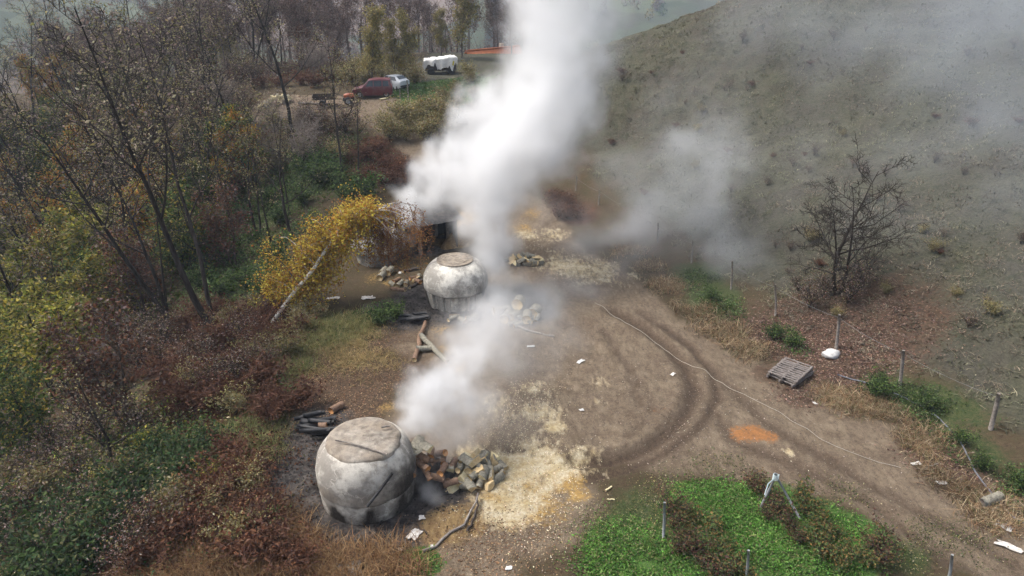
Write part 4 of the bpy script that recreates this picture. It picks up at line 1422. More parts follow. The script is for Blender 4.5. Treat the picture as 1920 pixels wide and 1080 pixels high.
# wood behind the cars and on the far slope
FAR_REST = []
n_far = 0
for k in range(300):
    y = 84 + 100 * rt.random() ** 1.7
    x = rt.uniform(-0.62 * y, 0.03 * y)
    if -21 < x < 4 and y < 92 or -13 < x < 4 and y < 104:
        continue
    if y > 118 or n_far >= 130:
        FAR_REST.append((x, y))
        continue
    n_far += 1
    kd = 'far' if rt.random() > .06 else 'goldfar'
    side = 'far left behind the ravine wood' if x < -.36 * y else ('beyond the clearing left of the cars' if x < -.2 * y else 'straight behind the parked cars')
    plant('tree', kd, rt.randrange(4), (x, y, hz(x, y)), rt.uniform(.5, .85), rt.uniform(0, 6.28), ('hazy purple-brown tree ' if kd == 'far' else 'hazy yellow tree ') + 'in the wood ' + side, group='trees of the wood beyond the cars')

# far-off woods that read as one mass
mb = MB()
rf = np.random.default_rng(4)
for (x, y) in FAR_REST:
    h = rf.uniform(6, 10)
    z = hz(x, y)
    mb.tube([(x, y, z - .3), (x + rf.normal() * .3, y, z + h * .5), (x + rf.normal() * .5, y, z + h * .95)], [.15, .11, .04], 5, (.09, .07, .065))
    for q in range(7):
        a = rf.uniform(0, 6.28)
        t = rf.uniform(.3, .9)
        b = np.array((x, y, z + h * t))
        mb.tube([b, b + np.array((math.cos(a), math.sin(a), .8)) * h * .13, b + np.array((math.cos(a), math.sin(a), 1.3)) * h * .24], [.06, .04, .02], 3, (.10, .08, .07), cap=False)
    n = 520
    d = rf.normal(size=(n, 3)) * np.array((.13, .13, .22)) * h
    mb.leaves(np.array((x, y, z + h * .62)) + d, .28, PURPLE + GREYBR[:2], rf)
cx, cy_, cr = [], [], []
for k in range(520):
    y = rf.uniform(190, 620)
    x = rf.uniform(-.75 * y, .35 * y)
    if fbm(np.array([x]), np.array([y]), 90, 33, 3)[0] < (0.40 + 0.12 * (y > 330)):
        continue
    cx.append(x), cy_.append(y), cr.append(rf.uniform(2.5, 5))
cx, cy_, cr = map(np.array, (cx, cy_, cr))
cz = height(cx, cy_)
for k in range(len(cx)):
    n = 130
    d = rf.normal(size=(n, 3))
    d /= np.linalg.norm(d, axis=1)[:, None]
    c = np.array((cx[k], cy_[k], cz[k] + cr[k] * 1.1)) + d * cr[k] * np.array((1, 1, 1.2)) * rf.uniform(.5, 1, (n, 1))
    mb.leaves(c, 1.5, [PURPLE, GREYBR, FARYEL, GREEN][rf.choice(4, p=(.45, .2, .15, .2))], rf)
kind(mb.build('distant_wood', M_LEAF), 'stuff', 'hazy autumn woodland on the far valley slopes', 'woodland')

# ------------------------------------------------------------------ shrubs
def shrub_proto(name, seed, H_, stems, leaves_n, size, pal, bark, arch=0.5, spread=1.0, scatter=.18, subs=5, stem_r=.02):
    r_ = np.random.default_rng(seed)
    st, fo = MB(), MB()
    tips = []
    for i in range(stems):
        az = r_.uniform(0, 6.28)
        d = np.array((math.cos(az), math.sin(az), 0)) * r_.uniform(.1, 1) * spread
        L = H_ * r_.uniform(.6, 1.15)
        t = np.linspace(0, 1, 6)[:, None]
        pts = d * L * .7 * t ** 1.3 + np.array((0, 0, 1.0)) * L * (t - arch * .55 * t ** 2.2) + r_.normal(size=(6, 3)) * L * .025 * t - np.array((0, 0, .1))
        st.tube(pts, np.linspace(stem_r, stem_r * .35, 6), 4, cap=False)
        tips.append(pts[2:])
        for j in range(subs):
            k = r_.integers(2, 6)
            a = r_.normal(size=3)
            a[2] = abs(a[2]) * .6
            a /= np.linalg.norm(a)
            q = pts[k] + a * L * np.linspace(0, .32, 4)[:, None] + r_.normal(size=(4, 3)) * .015
            st.tube(q, np.linspace(stem_r * .45, stem_r * .25, 4), 3, cap=False)
            tips.append(q)
    tips = np.concatenate(tips)
    idx = r_.integers(0, len(tips), leaves_n)
    c = tips[idx] + r_.normal(size=(leaves_n, 3)) * scatter
    c[:, 2] = np.maximum(c[:, 2], 0.02)
    fo.leaves(c, size, pal, r_)
    return (st.mesh(name + '_stems', bark, True), fo.mesh(name + '_foliage', M_LEAF))


M_STEM_RED = bark_mat('stem_red_brown', (.10, .045, .03), (.19, .10, .065))
TP['s_green'] = [shrub_proto('s_green', 300 + i, 1.7, 16, 950, .16, GREEN, M_BARK_DARK, .6, 1.1, .16) for i in range(3)]
TP['s_dk'] = [shrub_proto('s_dk', 310 + i, 1.8, 16, 1150, .155, DKGREEN + GREEN[:1], M_BARK_DARK, .7, 1.2, .18) for i in range(3)]
TP['s_rust'] = [shrub_proto('s_rust', 320 + i, 1.5, 24, 800, .14, RUST + DRUST, M_STEM_RED, .75, 1.2, .14) for i in range(3)]
TP['s_drust'] = [shrub_proto('s_drust', 330 + i, 1.5, 30, 700, .13, DRUST, M_STEM_RED, .8, 1.3, .13) for i in range(3)]
TP['s_grey'] = [shrub_proto('s_grey', 340 + i, 2.4, 18, 700, .10, GREYBR + RUST[:2] + OLIVE[:1], M_BARK_WOOD, .45, .9, .2, 7) for i in range(3)]
TP['s_olive'] = [shrub_proto('s_olive', 350 + i, 2.0, 18, 1500, .14, OLIVE + [(.24, .16, .06), (.2, .17, .06)], M_BARK, .5, 1.0, .18) for i in range(3)]
TP['s_yellow'] = [shrub_proto('s_yellow', 360 + i, 1.6, 12, 900, .12, YGREEN + [(.30, .24, .07)], M_BARK, .5, .9, .16) for i in range(2)]
TP['s_bare'] = [shrub_proto('s_bare', 370 + i, 3.6, 26, 260, .12, GREYBR, M_BARK_PALE, .25, .8, .2, 8, .028) for i in range(2)]
TP['s_vine'] = [shrub_proto('s_vine', 380 + i, 1.35, 12, 480, .12, [(.08, .04, .03), (.12, .06, .04), (.07, .075, .035), (.16, .10, .045), (.09, .12, .04)], M_BARK_DARK, .6, .8, .14) for i in range(3)]
TP['s_vinegreen'] = [shrub_proto('s_vinegreen', 390 + i, 1.25, 12, 620, .13, [(.07, .11, .035), (.10, .15, .045), (.15, .12, .05), (.22, .14, .05), (.06, .09, .03)], M_BARK_DARK, .6, .8, .15) for i in range(3)]
TP['s_fern'] = [shrub_proto('s_fern', 400 + i, 1.0, 9, 520, .10, [(.08, .16, .05), (.11, .19, .06), (.16, .2, .08)], M_BARK, 1.0, 1.3, .07) for i in range(2)]

SHR = [
    # px, kind, scale, label, group
    ([(520, 255)], 's_bare', 1.25, 'big bare bush of whitish stems at the wood edge', None),
    ([(480, 260), (560, 265), (500, 285), (590, 270)], 's_bare', .9, 'smaller bare pale-stemmed bush beside the big bare one', 'bare pale bushes'),
    ([(720, 245), (750, 235), (780, 245), (810, 240), (835, 250), (765, 262), (800, 268), (735, 268), (825, 230), (790, 225), (845, 235)], 's_olive', 1.15, 'olive-tan bush in the thicket below the green mound', 'olive thicket below the green mound'),
    ([(860, 200), (830, 195), (850, 180), (880, 160), (880, 150), (890, 185), (820, 215)], 's_olive', .8, 'low olive bush on the mound left of the smoke column', 'low bushes on the mound'),
    ([(690, 300), (720, 310), (700, 330), (730, 345), (680, 345), (745, 330), (715, 285), (760, 350)], 's_rust', 1.1, 'red-brown bush by the track bend above the birch', 'red-brown bushes at the track bend'),
    ([(620, 345), (660, 360), (590, 350), (650, 380), (570, 380), (610, 320), (690, 370), (560, 330)], 's_green', 1.2, 'green bush on the bank above the birch', 'green bushes above the birch'),
    ([(480, 330), (430, 370), (500, 380), (450, 420), (400, 440), (530, 420), (480, 460), (430, 490), (380, 500), (520, 500), (460, 540), (420, 560), (500, 550), (370, 540)], 's_green', 1.0, 'low green bush on the ravine bank left of the birch', 'green bushes on the ravine bank'),
    ([(470, 610), (440, 640), (400, 660), (500, 640), (430, 700), (390, 720), (470, 690), (350, 700), (480, 730), (420, 760), (360, 770), (330, 740), (510, 600), (520, 650), (300, 720), (390, 600), (350, 620)], 's_drust', 1.2, 'dark rust bramble on the slope below the green bank', 'dark rust brambles'),
    ([(440, 860), (470, 900), (420, 920), (480, 950), (440, 990), (500, 990), (380, 960), (400, 1010), (460, 1040), (340, 1000), (520, 1050), (560, 1070), (300, 1050)], 's_rust', .95, 'rust bramble on the slope below the ash, lower left', 'rust brambles lower left'),
    ([(120, 990), (230, 1000), (100, 1060), (170, 1060), (60, 1090), (20, 1010), (250, 950)], 's_dk', 1.2, 'dark green leafy bush in the lower left corner', 'dark green bushes lower left'),
    ([(330, 870), (370, 880), (300, 860), (340, 920), (390, 850)], 's_dk', .8, 'small dark green bush below the crooked black tree', 'small dark green bushes'),
    ([(150, 820), (100, 850), (40, 800), (200, 840), (260, 820), (140, 900), (80, 900), (10, 860)], 's_grey', 1.0, 'grey-brown twiggy bush in the lower left thicket', 'grey-brown bushes lower left'),
    ([(270, 700), (220, 720), (300, 680), (180, 700), (260, 650), (310, 650)], 's_grey', 1.1, 'grey-brown twiggy bush left of the dark rust brambles', 'grey-brown bushes by the brambles'),
    ([(60, 960), (180, 960), (30, 1050), (140, 1030), (290, 1010), (250, 1070)], 's_grey', .9, 'dry twiggy bush among the dark green ones in the lower left corner', 'dry bushes in the lower left corner'),
    ([(200, 1010), (330, 980), (90, 930), (20, 900)], 's_olive', .8, 'olive bush among the dark green ones in the lower left corner', 'olive bushes in the lower left corner'),
    ([(460, 650), (410, 740), (380, 680), (450, 720), (340, 690), (500, 700)], 's_grey', .8, 'grey twiggy stems standing in the dark rust brambles', 'grey stems in the rust brambles'),
    ([(430, 620), (370, 730), (490, 680), (440, 770)], 's_olive', .6, 'olive weed clump in the dark rust brambles', 'olive clumps in the rust brambles'),
    ([(480, 920), (400, 970), (450, 1020), (350, 960)], 's_olive', .55, 'olive weed clump among the rust brambles lower left', 'olive clumps lower left'),
    ([(400, 905)], 's_yellow', .65, 'small yellow-green bush on the rusty slope', None),
    ([(280, 850), (215, 905), (40, 950)], 's_yellow', .8, 'yellow-leaved sprig in the dark lower left thicket', 'yellow sprigs lower left'),
    ([(505, 985)], 's_fern', 1.1, 'fresh green bush at the ash edge left of the nearest kiln', None),
    ([(548, 745)], 's_fern', 1.2, 'fern-like green plant above the nearest kiln', None),
    ([(465, 600), (480, 585)], 's_yellow', .6, 'pale yellow-green plant at the foot of the birch', 'pale plants at the birch foot'),
    ([(545, 640), (575, 625), (540, 670), (600, 600), (560, 600)], 's_olive', .6, 'olive tuft of tall weeds along the birch trunk', 'weeds along the birch trunk'),
    ([(735, 600), (720, 610)], 's_green', .7, 'dark green weed clump below the middle kiln', 'weed clumps below the middle kiln'),
    ([(530, 770), (490, 765), (560, 765), (510, 790)], 's_drust', .9, 'tangle of dark brown brambles above the charred timber', 'brambles above the charred timber'),
    ([(1050, 400), (1065, 385), (1040, 385), (1075, 405), (1060, 415)], 's_rust', .9, 'rusty bush beside the track right of the smoke column', 'rusty bushes right of the smoke column'),
    ([(1490, 655), (1335, 560), (1650, 720), (1740, 770), (1800, 830), (1640, 740), (1840, 880), (1905, 915), (1445, 635)], 's_green', .55, 'low green weed clump along the fence line', 'weeds along the fence'),
    ([(690, 158), (715, 150), (760, 148), (745, 158), (780, 158), (660, 160), (730, 140), (675, 140), (640, 150)], 's_olive', 1.2, 'olive-brown bush at the wood edge right behind the parked cars', 'bushes behind the parked cars'),
    ([(600, 165), (570, 160), (620, 150), (530, 160), (490, 165), (700, 140), (765, 130), (650, 135)], 's_rust', 1.2, 'reddish brush at the wood edge behind the clearing', 'reddish brush behind the clearing'),
    ([(1520, 575), (1500, 550), (1545, 560), (1590, 565), (1610, 545)], 's_grey', .7, 'low twiggy bush under the bare tree', 'twiggy bushes under the bare tree'),
]
SRC = random.Random(9)
for pxs, kd, sc_, lab, grp in SHR:
    for q in pxs:
        p = spot(q[0] + SRC.uniform(-6, 6) * (len(pxs) > 1), q[1] + SRC.uniform(-4, 4) * (len(pxs) > 1))
        plant('bush', kd, SRC.randrange(3), p, sc_ * SRC.uniform(.8, 1.2), SRC.uniform(0, 6.28), lab, 'bush', grp, parts=('stems', 'foliage'))

# vine rows in the garden
VR = [('s_vine', [(1262, 985), (1285, 1010), (1300, 1040), (1320, 1060), (1275, 1040), (1340, 1085), (1255, 965)], 'dark red-brown vine in the left garden row', 'vines of the left garden row', .68),
      ('s_vinegreen', [(1275, 965), (1345, 1030), (1330, 1000), (1370, 1060), (1400, 1085), (1360, 1085), (1300, 985)], 'green and orange leaved vine in the left garden row', 'leafy vines of the left garden row', .66),
      ('s_vine', [(1425, 930), (1445, 955), (1465, 975), (1440, 975), (1480, 1000), (1500, 1020), (1410, 915)], 'dark brown vine in the right garden row by the leaning posts', 'vines of the right garden row', .68),
      ('s_vinegreen', [(1530, 985), (1560, 1010), (1510, 965), (1590, 1040), (1545, 1040), (1620, 1060), (1575, 1065), (1530, 1020), (1500, 945)], 'green bushy vine at the right end of the garden', 'green vines of the right garden row', .7),
      ('s_vine', [(1640, 1040), (1655, 1060)], 'blackish dry vine at the edge of the bare ground', 'dry vines at the bare ground', .8)]
for kd, pxs, lab, grp, sc_ in VR:
    for q in pxs:
        plant('vine', kd, SRC.randrange(3), spot(*q), sc_ * SRC.uniform(.8, 1.15), SRC.uniform(0, 6.28), lab, 'vine', grp, parts=('stems', 'foliage'))
M_GREYPOST = plain('weathered_post', (.30, .32, .33), (.20, .21, .21), 7, .9, .3)
for (b, tp, lab) in (((1245, 1008), (1246, 942), 'grey post at the head of the left vine row'),
                     ((1400, 1090), (1400, 1052), 'grey post inside the left vine row at the bottom edge'),
                     ((1778, 1100), (1778, 1063), 'pale post at the bottom edge right of the garden')):
    p = spot(*b)
    t_ = at(tp[0], tp[1], p[1])
    mb = MB()
    hh = max(1.2, t_[2] - p[2])
    mb.tube([(0, 0, -.3), ((t_[0] - p[0]) * .5, 0, hh * .5), (t_[0] - p[0], 0, hh)], [.05, .045, .04], 8)
    tag(mb.build('garden_post', M_GREYPOST, None, True, p), lab, 'post', 'garden posts')
# braced end posts of the right row
A, B = spot(1425, 955), spot(1500, 975)
T_ = at(1455, 892, (A[1] + B[1]) / 2 + .2)
af = thing('braced_end_post', 'pair of leaning grey posts tied at the top in the right vine row', 'post', (A + B) / 2)
o0 = np.array(af.location)
for a in (A, B):
    mb = MB()
    d = T_ - a
    mb.tube(np.array([a - d * .12, a + d * .5, a + d * 1.06]) - o0, [.045, .04, .035], 8)
    mb.build('leg', M_GREYPOST, af, True)
mb = MB()
tt = np.linspace(0, 5 * 6.28, 60)
mb.tube(np.stack([.09 * np.cos(tt), .09 * np.sin(tt), np.linspace(-.16, .06, 60)], 1) + T_ - o0, .012, 4)
mb.tube(np.array([T_ + (0, 0, -.05), T_ + (-.25, -.1, -.25), T_ + (-.3, -.1, -.7)]) - o0, .02, 5)
mb.build('binding', plain('blue_white_twine', (.55, .65, .68), (.4, .5, .52), 9, .7, 0), af, True)

# brush that fills the wood floor behind the front trees
for k in range(130):
    px_, py_ = SRC.uniform(0, 660), SRC.uniform(90, 330)
    if 540 < px_ and 150 < py_ < 225 or 660 > px_ > 470 and 180 < py_ < 235:
        continue
    p = spot(px_, py_)
    if p[1] > 150:
        continue
    kd = SRC.choice(['s_grey', 's_grey', 's_olive', 's_rust', 's_bare'])
    plant('bush', kd, SRC.randrange(3), p, SRC.uniform(.8, 1.35), SRC.uniform(0, 6.28), {'s_grey': 'grey-brown twiggy', 's_olive': 'olive leafy', 's_rust': 'rust-brown', 's_bare': 'bare pale-stemmed'}[kd] + ' bush on the floor of the wood left of the parked cars', 'bush', 'bushes on the wood floor', parts=('stems', 'foliage'))

# ------------------------------------------------------------------ leaning birch
rb = np.random.default_rng(5)
B0 = spot(510, 606)
Bm = at(587, 505, B0[1] + 1.2)
Bt = at(660, 415, B0[1] + 3.0)
B2 = at(705, 395, B0[1] + 3.6)
bt = thing('birch_tree', 'leaning birch with white trunk, golden leaves and drooping brown branches', 'tree', B0)
o0 = B0
m_b, nt_, b_ = new_mat('birch_bark')
v_ = coord(nt_)
mp_ = nd(nt_, 'ShaderNodeMapping')
mp_.inputs['Scale'].default_value = (1, 1, 6)
nt_.links.new(v_, mp_.inputs[0])
nt_.links.new(ramp(nt_, tex_noise(nt_, 1.6, 5, .65, mp_.outputs[0]), .55, .66, (.72, .69, .64, 1), (.07, .06, .055, 1)), b_.inputs['Base Color'])
b_.inputs['Roughness'].default_value = .8
mb = MB()
ctrl = np.array([B0 - (0.2, 0.1, .3), B0, B0 * .5 + Bm * .5 + (0, 0, .1), Bm, Bm * .5 + Bt * .5 + (0, 0, .25), Bt, B2])
trunk = curve_prof(ctrl, 24)
mb.tube(trunk - o0, np.linspace(.125, .05, 24), 9)
mb.build('trunk', m_b, bt, True)
br, br2, fol, hang = MB(), MB(), MB(), MB()
tg, th_ = [], []
for k in range(76):
    t = rb.uniform(.28, 1.0)
    p = trunk[int(t * 23)]
    az = rb.uniform(0, 6.28)
    d = np.array((math.cos(az) * .8 - .05, (abs(math.sin(az)) * .7 + .2) if t < .66 else math.sin(az) * .75, rb.uniform(.1, 1.1)))
    L = rb.uniform(1.2, 2.6) * (1.15 - .35 * t)
    s = np.linspace(0, 1, 7)[:, None]
    pts = p + d * L * s + np.array((0, 0, -1.0)) * (L * rb.uniform(.1, .8) * s ** 2.4) + rb.normal(size=(7, 3)) * .05 * s
    (br if k % 3 else br2).tube(pts - o0, np.linspace(.028, .009, 7), 5, cap=False)
    for j in range(6):
        q = pts[rb.integers(2, 7)]
        dd = rb.normal(size=3) * .5
        ss = np.linspace(0, 1, 5)[:, None]
        tw = q + dd * ss * .7 + np.array((0, 0, -1.0)) * ss ** 1.5 * rb.uniform(.2, 1.5)
        br.tube(tw - o0, np.linspace(.01, .006, 5), 3, cap=False)
        tg.append(tw)
    tg.append(pts[2:])
# pale arching boughs at the tip with long hanging brown twigs
for k in range(16):
    p = trunk[rb.integers(17, 24)]
    d = np.array((rb.uniform(.7, 1.6), rb.uniform(-.6, .8), rb.uniform(.35, .9)))
    L = rb.uniform(1.6, 2.5)
    s = np.linspace(0, 1, 9)[:, None]
    pts = p + d * L * s * .85 + np.array((0, 0, -1.0)) * (L * .95 * s ** 2.2)
    br2.tube(pts - o0, np.linspace(.045, .014, 9), 5, cap=False)
    for j in range(12):
        q = pts[rb.integers(3, 9)] + rb.normal(size=3) * .05
        Ld = rb.uniform(.8, 2.2)
        ss = np.linspace(0, 1, 5)[:, None]
        tw = q + rb.normal(size=3) * .25 * ss + np.array((0, 0, -1.0)) * ss * Ld
        tw[:, 2] = np.maximum(tw[:, 2], height(tw[:, 0], tw[:, 1]) + .1)
        hang.tube(tw - o0, np.linspace(.01, .006, 5), 3, cap=False, mat=0)
        th_.append(tw)
tg, th_ = np.concatenate(tg), np.concatenate(th_)
gz = height(tg[:, 0], tg[:, 1])
n = 20000
c = tg[rb.integers(0, len(tg), n)] + rb.normal(size=(n, 3)) * (.22, .22, .25)
c[:, 2] = np.maximum(c[:, 2], height(c[:, 0], c[:, 1]) + .05)
fol.leaves(c - o0, .125, GOLD + ORANGE[:2], rb, narrow=.7)
n = 8500
c = th_[rb.integers(0, len(th_), n)] + rb.normal(size=(n, 3)) * .10
hang.leaves(c - o0, .10, [(.22, .10, .045), (.17, .075, .035), (.28, .13, .05), (.33, .2, .06)], rb, mat=1)
# low leaning growth left of the crown reaching the ground
br.build('branches', M_BARK, bt, True)
br2.build('pale_boughs', bark_mat('bough_white', (.36, .32, .29), (.6, .56, .52)), bt, True)
fol.build('foliage', M_LEAF, bt)
hang.build('hanging_twigs', [M_STEM_RED, M_LEAF], bt)['label'] = 'drooping red-brown twigs'
pole('branch_pole', 'broken white birch stub lying on the rusty slope left of the birch', [(455, 650, .3), (472, 636, .4)], .06, .05, seed=31, mat=m_b, cat='branch', wob=.01)

# ------------------------------------------------------------------ ground cover
def scatter(region, n, r_):
    """n points in soft discs (px, py, radius in metres)"""
    cs = np.array([np.append(spot(q[0], q[1])[:2], q[2]) for q in region])
    w = cs[:, 2] ** 2
    k = r_.choice(len(cs), n, p=w / w.sum())
    a = r_.uniform(0, 6.28, n)
    q = np.sqrt(r_.random(n)) * cs[k, 2] * (1 + .25 * r_.normal(size=n))
    x, y = cs[k, 0] + q * np.cos(a), cs[k, 1] + q * np.sin(a)
    return x, y, height(x, y)


rc = np.random.default_rng(17)


def cover(name, label, cat, region, n, per, spread_, hgt_, size, pal, mat=None, style='leaf', lean=.6, width=.02, clear=True, thin=0.0, pad=1.75):
    x, y, z = scatter(region, n, rc)
    if clear:
        keep = poly_dist(x, y, SPINE, SPINE_W) + (noise(x, y, 1.5, 3) - .5) * 1.6 > -0.1
        for (kx, ky, kr) in PADS:
            keep &= np.hypot(x - kx, y - ky) > pad
        x, y, z = x[keep], y[keep], z[keep]
    if thin:
        keep = fbm(x, y, 1.6, 71, 3) > thin
        x, y, z = x[keep], y[keep], z[keep]
    k = np.repeat(np.arange(len(x)), per)
    m = len(k)
    ox, oy = rc.normal(size=m) * spread_, rc.normal(size=m) * spread_
    X, Y = x[k] + ox, y[k] + oy
    Z = height(X, Y)
    mb = MB()
    gain = (np.clip(rc.normal(1, .3, len(x)), .35, 1.9) * (.7 + .6 * noise(x, y, 1.7, 63)))[k]
    if style == 'leaf':
        prof = np.clip(1 - (ox ** 2 + oy ** 2) / (2.2 * spread_) ** 2, .1, 1)
        mb.leaves(np.stack([X, Y, Z + .02 + hgt_ * prof * rc.random(m) * np.repeat(rc.uniform(.4, 1.3, len(x)), per)], 1), size, pal, rc, gain=gain)
    elif style == 'flat':
        mb.leaves(np.stack([X, Y, Z + .012 + .02 * rc.random(m)], 1), size, pal, rc, up=.8, gain=gain)
    else:
        mb.blades(np.stack([X, Y, Z - .02], 1), hgt_ * np.repeat(rc.uniform(.6, 1.3, len(x)), per), width, pal, rc, lean, gain=gain)
    return kind(mb.build(name, mat or M_LEAF), 'stuff', label, cat)


cover('ivy_ground_cover', 'dark green low growth on the ravine bank', 'undergrowth', [(430, 430, 5), (520, 360, 5), (600, 310, 5), (480, 520, 3), (400, 520, 4), (340, 420, 5), (460, 300, 5), (560, 430, 3), (300, 350, 6), (200, 420, 6)], 3400, 14, .3, .55, .15, GREEN + GREEN + [(.10, .12, .06), (.12, .13, .075)])
cover('dead_bracken', 'rust-brown dead bracken on the left slopes', 'undergrowth', [(420, 690, 3.2), (350, 640, 3.4), (480, 620, 2.4), (380, 760, 2.6), (440, 880, 2.4), (430, 960, 2.6), (330, 1010, 3), (280, 640, 3.5), (700, 300, 3.0), (740, 330, 2.2), (650, 290, 2.4)], 3800, 11, .3, .6, .11, DRUST + RUST + [(.2, .15, .08), (.12, .11, .05)], thin=.40)
cover('dry_grass_slope', 'long dry brown grass below the nearest kiln', 'grass', [(520, 1050, 2.0), (600, 1060, 1.6), (680, 1070, 1.2), (420, 1050, 2.6), (450, 1010, 1.8), (760, 1065, .7), (350, 1040, 2)], 2300, 12, .25, .45, 0, [(.17, .09, .04), (.22, .13, .06), (.12, .065, .035), (.27, .18, .09)], M_GRASS, 'blade', 1.1, .02, thin=.4, pad=2.6)
cover('thicket_undergrowth', 'mixed dim undergrowth beneath the left wood', 'undergrowth', [(60, 700, 6), (160, 620, 6), (80, 850, 4), (200, 900, 3.5), (60, 1000, 4), (250, 800, 3.5), (20, 500, 8), (150, 480, 7), (280, 900, 2.5), (80, 400, 9)], 5200, 12, .4, .9, .15, YGREEN[:3] + OLIVE + GREEN + DKGREEN)
cover('lower_left_ivy', 'deep green ivy in the lower left corner', 'undergrowth', [(180, 1010, 2.0), (230, 960, 1.6), (100, 1060, 2.2), (300, 980, 1.3), (330, 1030, 1.2)], 1000, 16, .3, .5, .11, [(.03, .09, .03), (.045, .12, .045), (.03, .065, .025), (.08, .10, .04)], thin=.44)
cover('weed_patch', 'yellow-green grass around the birch foot', 'grass', [(560, 640, 1.6), (600, 620, 1.6), (540, 690, 1.3), (640, 620, 1.5), (480, 845, .9), (450, 830, 1.6), (690, 600, .8)], 1700, 14, .22, .3, 0, [(.14, .15, .05), (.2, .18, .07), (.24, .2, .09), (.09, .12, .04)], M_GRASS, 'blade', .9, .02)
cover('fallen_leaf_litter', 'brown fallen leaves on the earth below the birch', 'leaves', [(650, 690, 2.4), (600, 730, 2.2), (700, 640, 1.8), (570, 700, 2.0), (740, 710, 1.6), (660, 770, 1.5), (780, 720, 1.4), (860, 1040, 1.8), (960, 1040, 2)], 9000, 1, .1, .1, .07, [(.17, .095, .05), (.23, .15, .085), (.12, .065, .038), (.28, .2, .12)], M_DEBRIS, 'flat', clear=False)
cover('hillside_leaf_litter', 'dark fallen leaves under the bare tree on the hillside', 'leaves', [(1540, 600, 3.4), (1480, 640, 2.4), (1600, 680, 2.2), (1420, 640, 1.6), (1680, 620, 2.5), (1500, 740, 1.2), (1560, 720, 1.4), (1750, 850, 1.4), (1800, 900, 1.2)], 15000, 1, .1, .1, .10, [(.13, .07, .05), (.09, .048, .035), (.18, .11, .08), (.22, .16, .125), (.06, .035, .027)], M_DEBRIS, 'flat', clear=False)
cover('bank_dry_grass', 'straw and rust coloured grass along the foot of the fenced bank', 'grass', [(1210, 500, 1.0), (1250, 535, 1.0), (1300, 580, 1.1), (1350, 620, 1.1), (1400, 660, 1.0), (1600, 760, 1.0), (1660, 790, 1.1), (1730, 830, 1.2), (1640, 770, .8), (1790, 890, 1.1), (1850, 960, 1.0), (1180, 475, 1.0), (1150, 445, 1), (1560, 745, .7)], 2600, 10, .22, .3, 0, [(.26, .17, .09), (.2, .12, .065), (.33, .25, .15), (.15, .085, .05), (.12, .12, .05), (.36, .29, .19)], M_GRASS, 'blade', 1.4, .024, clear=False, thin=.46)
cover('bank_green_weeds', 'green weeds along the fence line', 'weeds', [(1650, 725, 1.0), (1700, 745, 1.0), (1760, 780, 1.0), (1820, 850, 1.0), (1340, 565, 1.0), (1310, 530, 1.2), (1490, 655, .6), (1900, 910, 1.0), (1780, 800, 1.1), (1360, 590, .8)], 900, 14, .22, .3, .10, GREEN + [(.10, .16, .06), (.13, .15, .07)], clear=False, thin=.45)
cover('garden_clover', 'bright green clover between the vine rows', 'grass', [(1480, 990, 1.5), (1320, 950, 1.2), (1400, 1000, 1.5), (1180, 1050, 1.5), (1450, 1060, 1.5), (1350, 930, .9), (1250, 1060, 1.3), (1600, 1010, .9), (790, 1060, .55), (1560, 1050, 1), (1150, 1075, 1.2), (1420, 950, 1.1), (1500, 1060, 1.2)], 5200, 7, .14, .13, .085, [(.07, .18, .028), (.10, .23, .04), (.055, .13, .022), (.14, .25, .06), (.15, .17, .065)], clear=False, thin=.34)
cover('bare_ground_weeds', 'thin weeds on the bare ground beside the garden', 'weeds', [(1760, 1010, .9), (1820, 1030, .9), (1690, 1040, 1.0), (1200, 980, 1.5), (1130, 1000, 1.2), (1250, 915, 1), (1350, 890, 1.2), (1580, 930, .8)], 700, 10, .2, .1, .06, GREEN + OLIVE, clear=False)
cover('mound_grass', 'short green grass on the mound below the covered cart', 'grass', [(830, 165, 4.0), (790, 165, 3)], 2500, 6, .25, .2, .16, [(.055, .12, .035), (.08, .15, .05), (.10, .12, .05)])
cover('wood_floor_brush', 'grey-brown brush and dead leaves on the floor of the wood', 'undergrowth', [(100, 250, 9), (250, 200, 10), (380, 180, 10), (480, 130, 8), (560, 110, 7), (640, 120, 6), (300, 120, 12), (150, 150, 14), (560, 280, 5), (620, 250, 4), (700, 130, 4), (430, 260, 6)], 4200, 10, .5, .8, .2, GREYBR + RUST + PURPLE + OLIVE[:2])
# hillside tufts: clumps of arching blades
n = 30000
x = rc.uniform(5, 72, n)
y = rc.uniform(22, 98, n)
dd_ = (x - np.interp(y, FL_Y, FL_X)) * .93
ok = (dd_ > -.3) & (np.abs(x) < y * .85) & (fbm(x, y, 2.2, 55, 3) > .36)
x, y = x[ok], y[ok]
mb = MB()
bc = fbm(x, y, 6, 91, 3)
gn = np.clip(rc.normal(1, .28, len(x)), .5, 1.7) * (.65 + .7 * noise(x, y, 2.5, 64))
k = np.repeat(np.arange(len(x)), 8)
X, Y = x[k] + rc.normal(size=len(k)) * .13, y[k] + rc.normal(size=len(k)) * .13
c3 = np.stack([X, Y, height(X, Y) - .03], 1)
sel = (bc > .5)[k]
mb.blades(c3[sel], .2, .05, [(.17, .165, .105), (.14, .145, .09), (.22, .20, .135), (.11, .115, .07)], rc, 1.5, gain=gn[k][sel])
mb.blades(c3[~sel], .19, .05, [(.15, .12, .09), (.19, .15, .11), (.125, .12, .08), (.22, .19, .14)], rc, 1.5, gain=gn[k][~sel])
kind(mb.build('hillside_grass', M_GRASS), 'stuff', 'rough dry grass tufts covering the right hillside', 'grass')
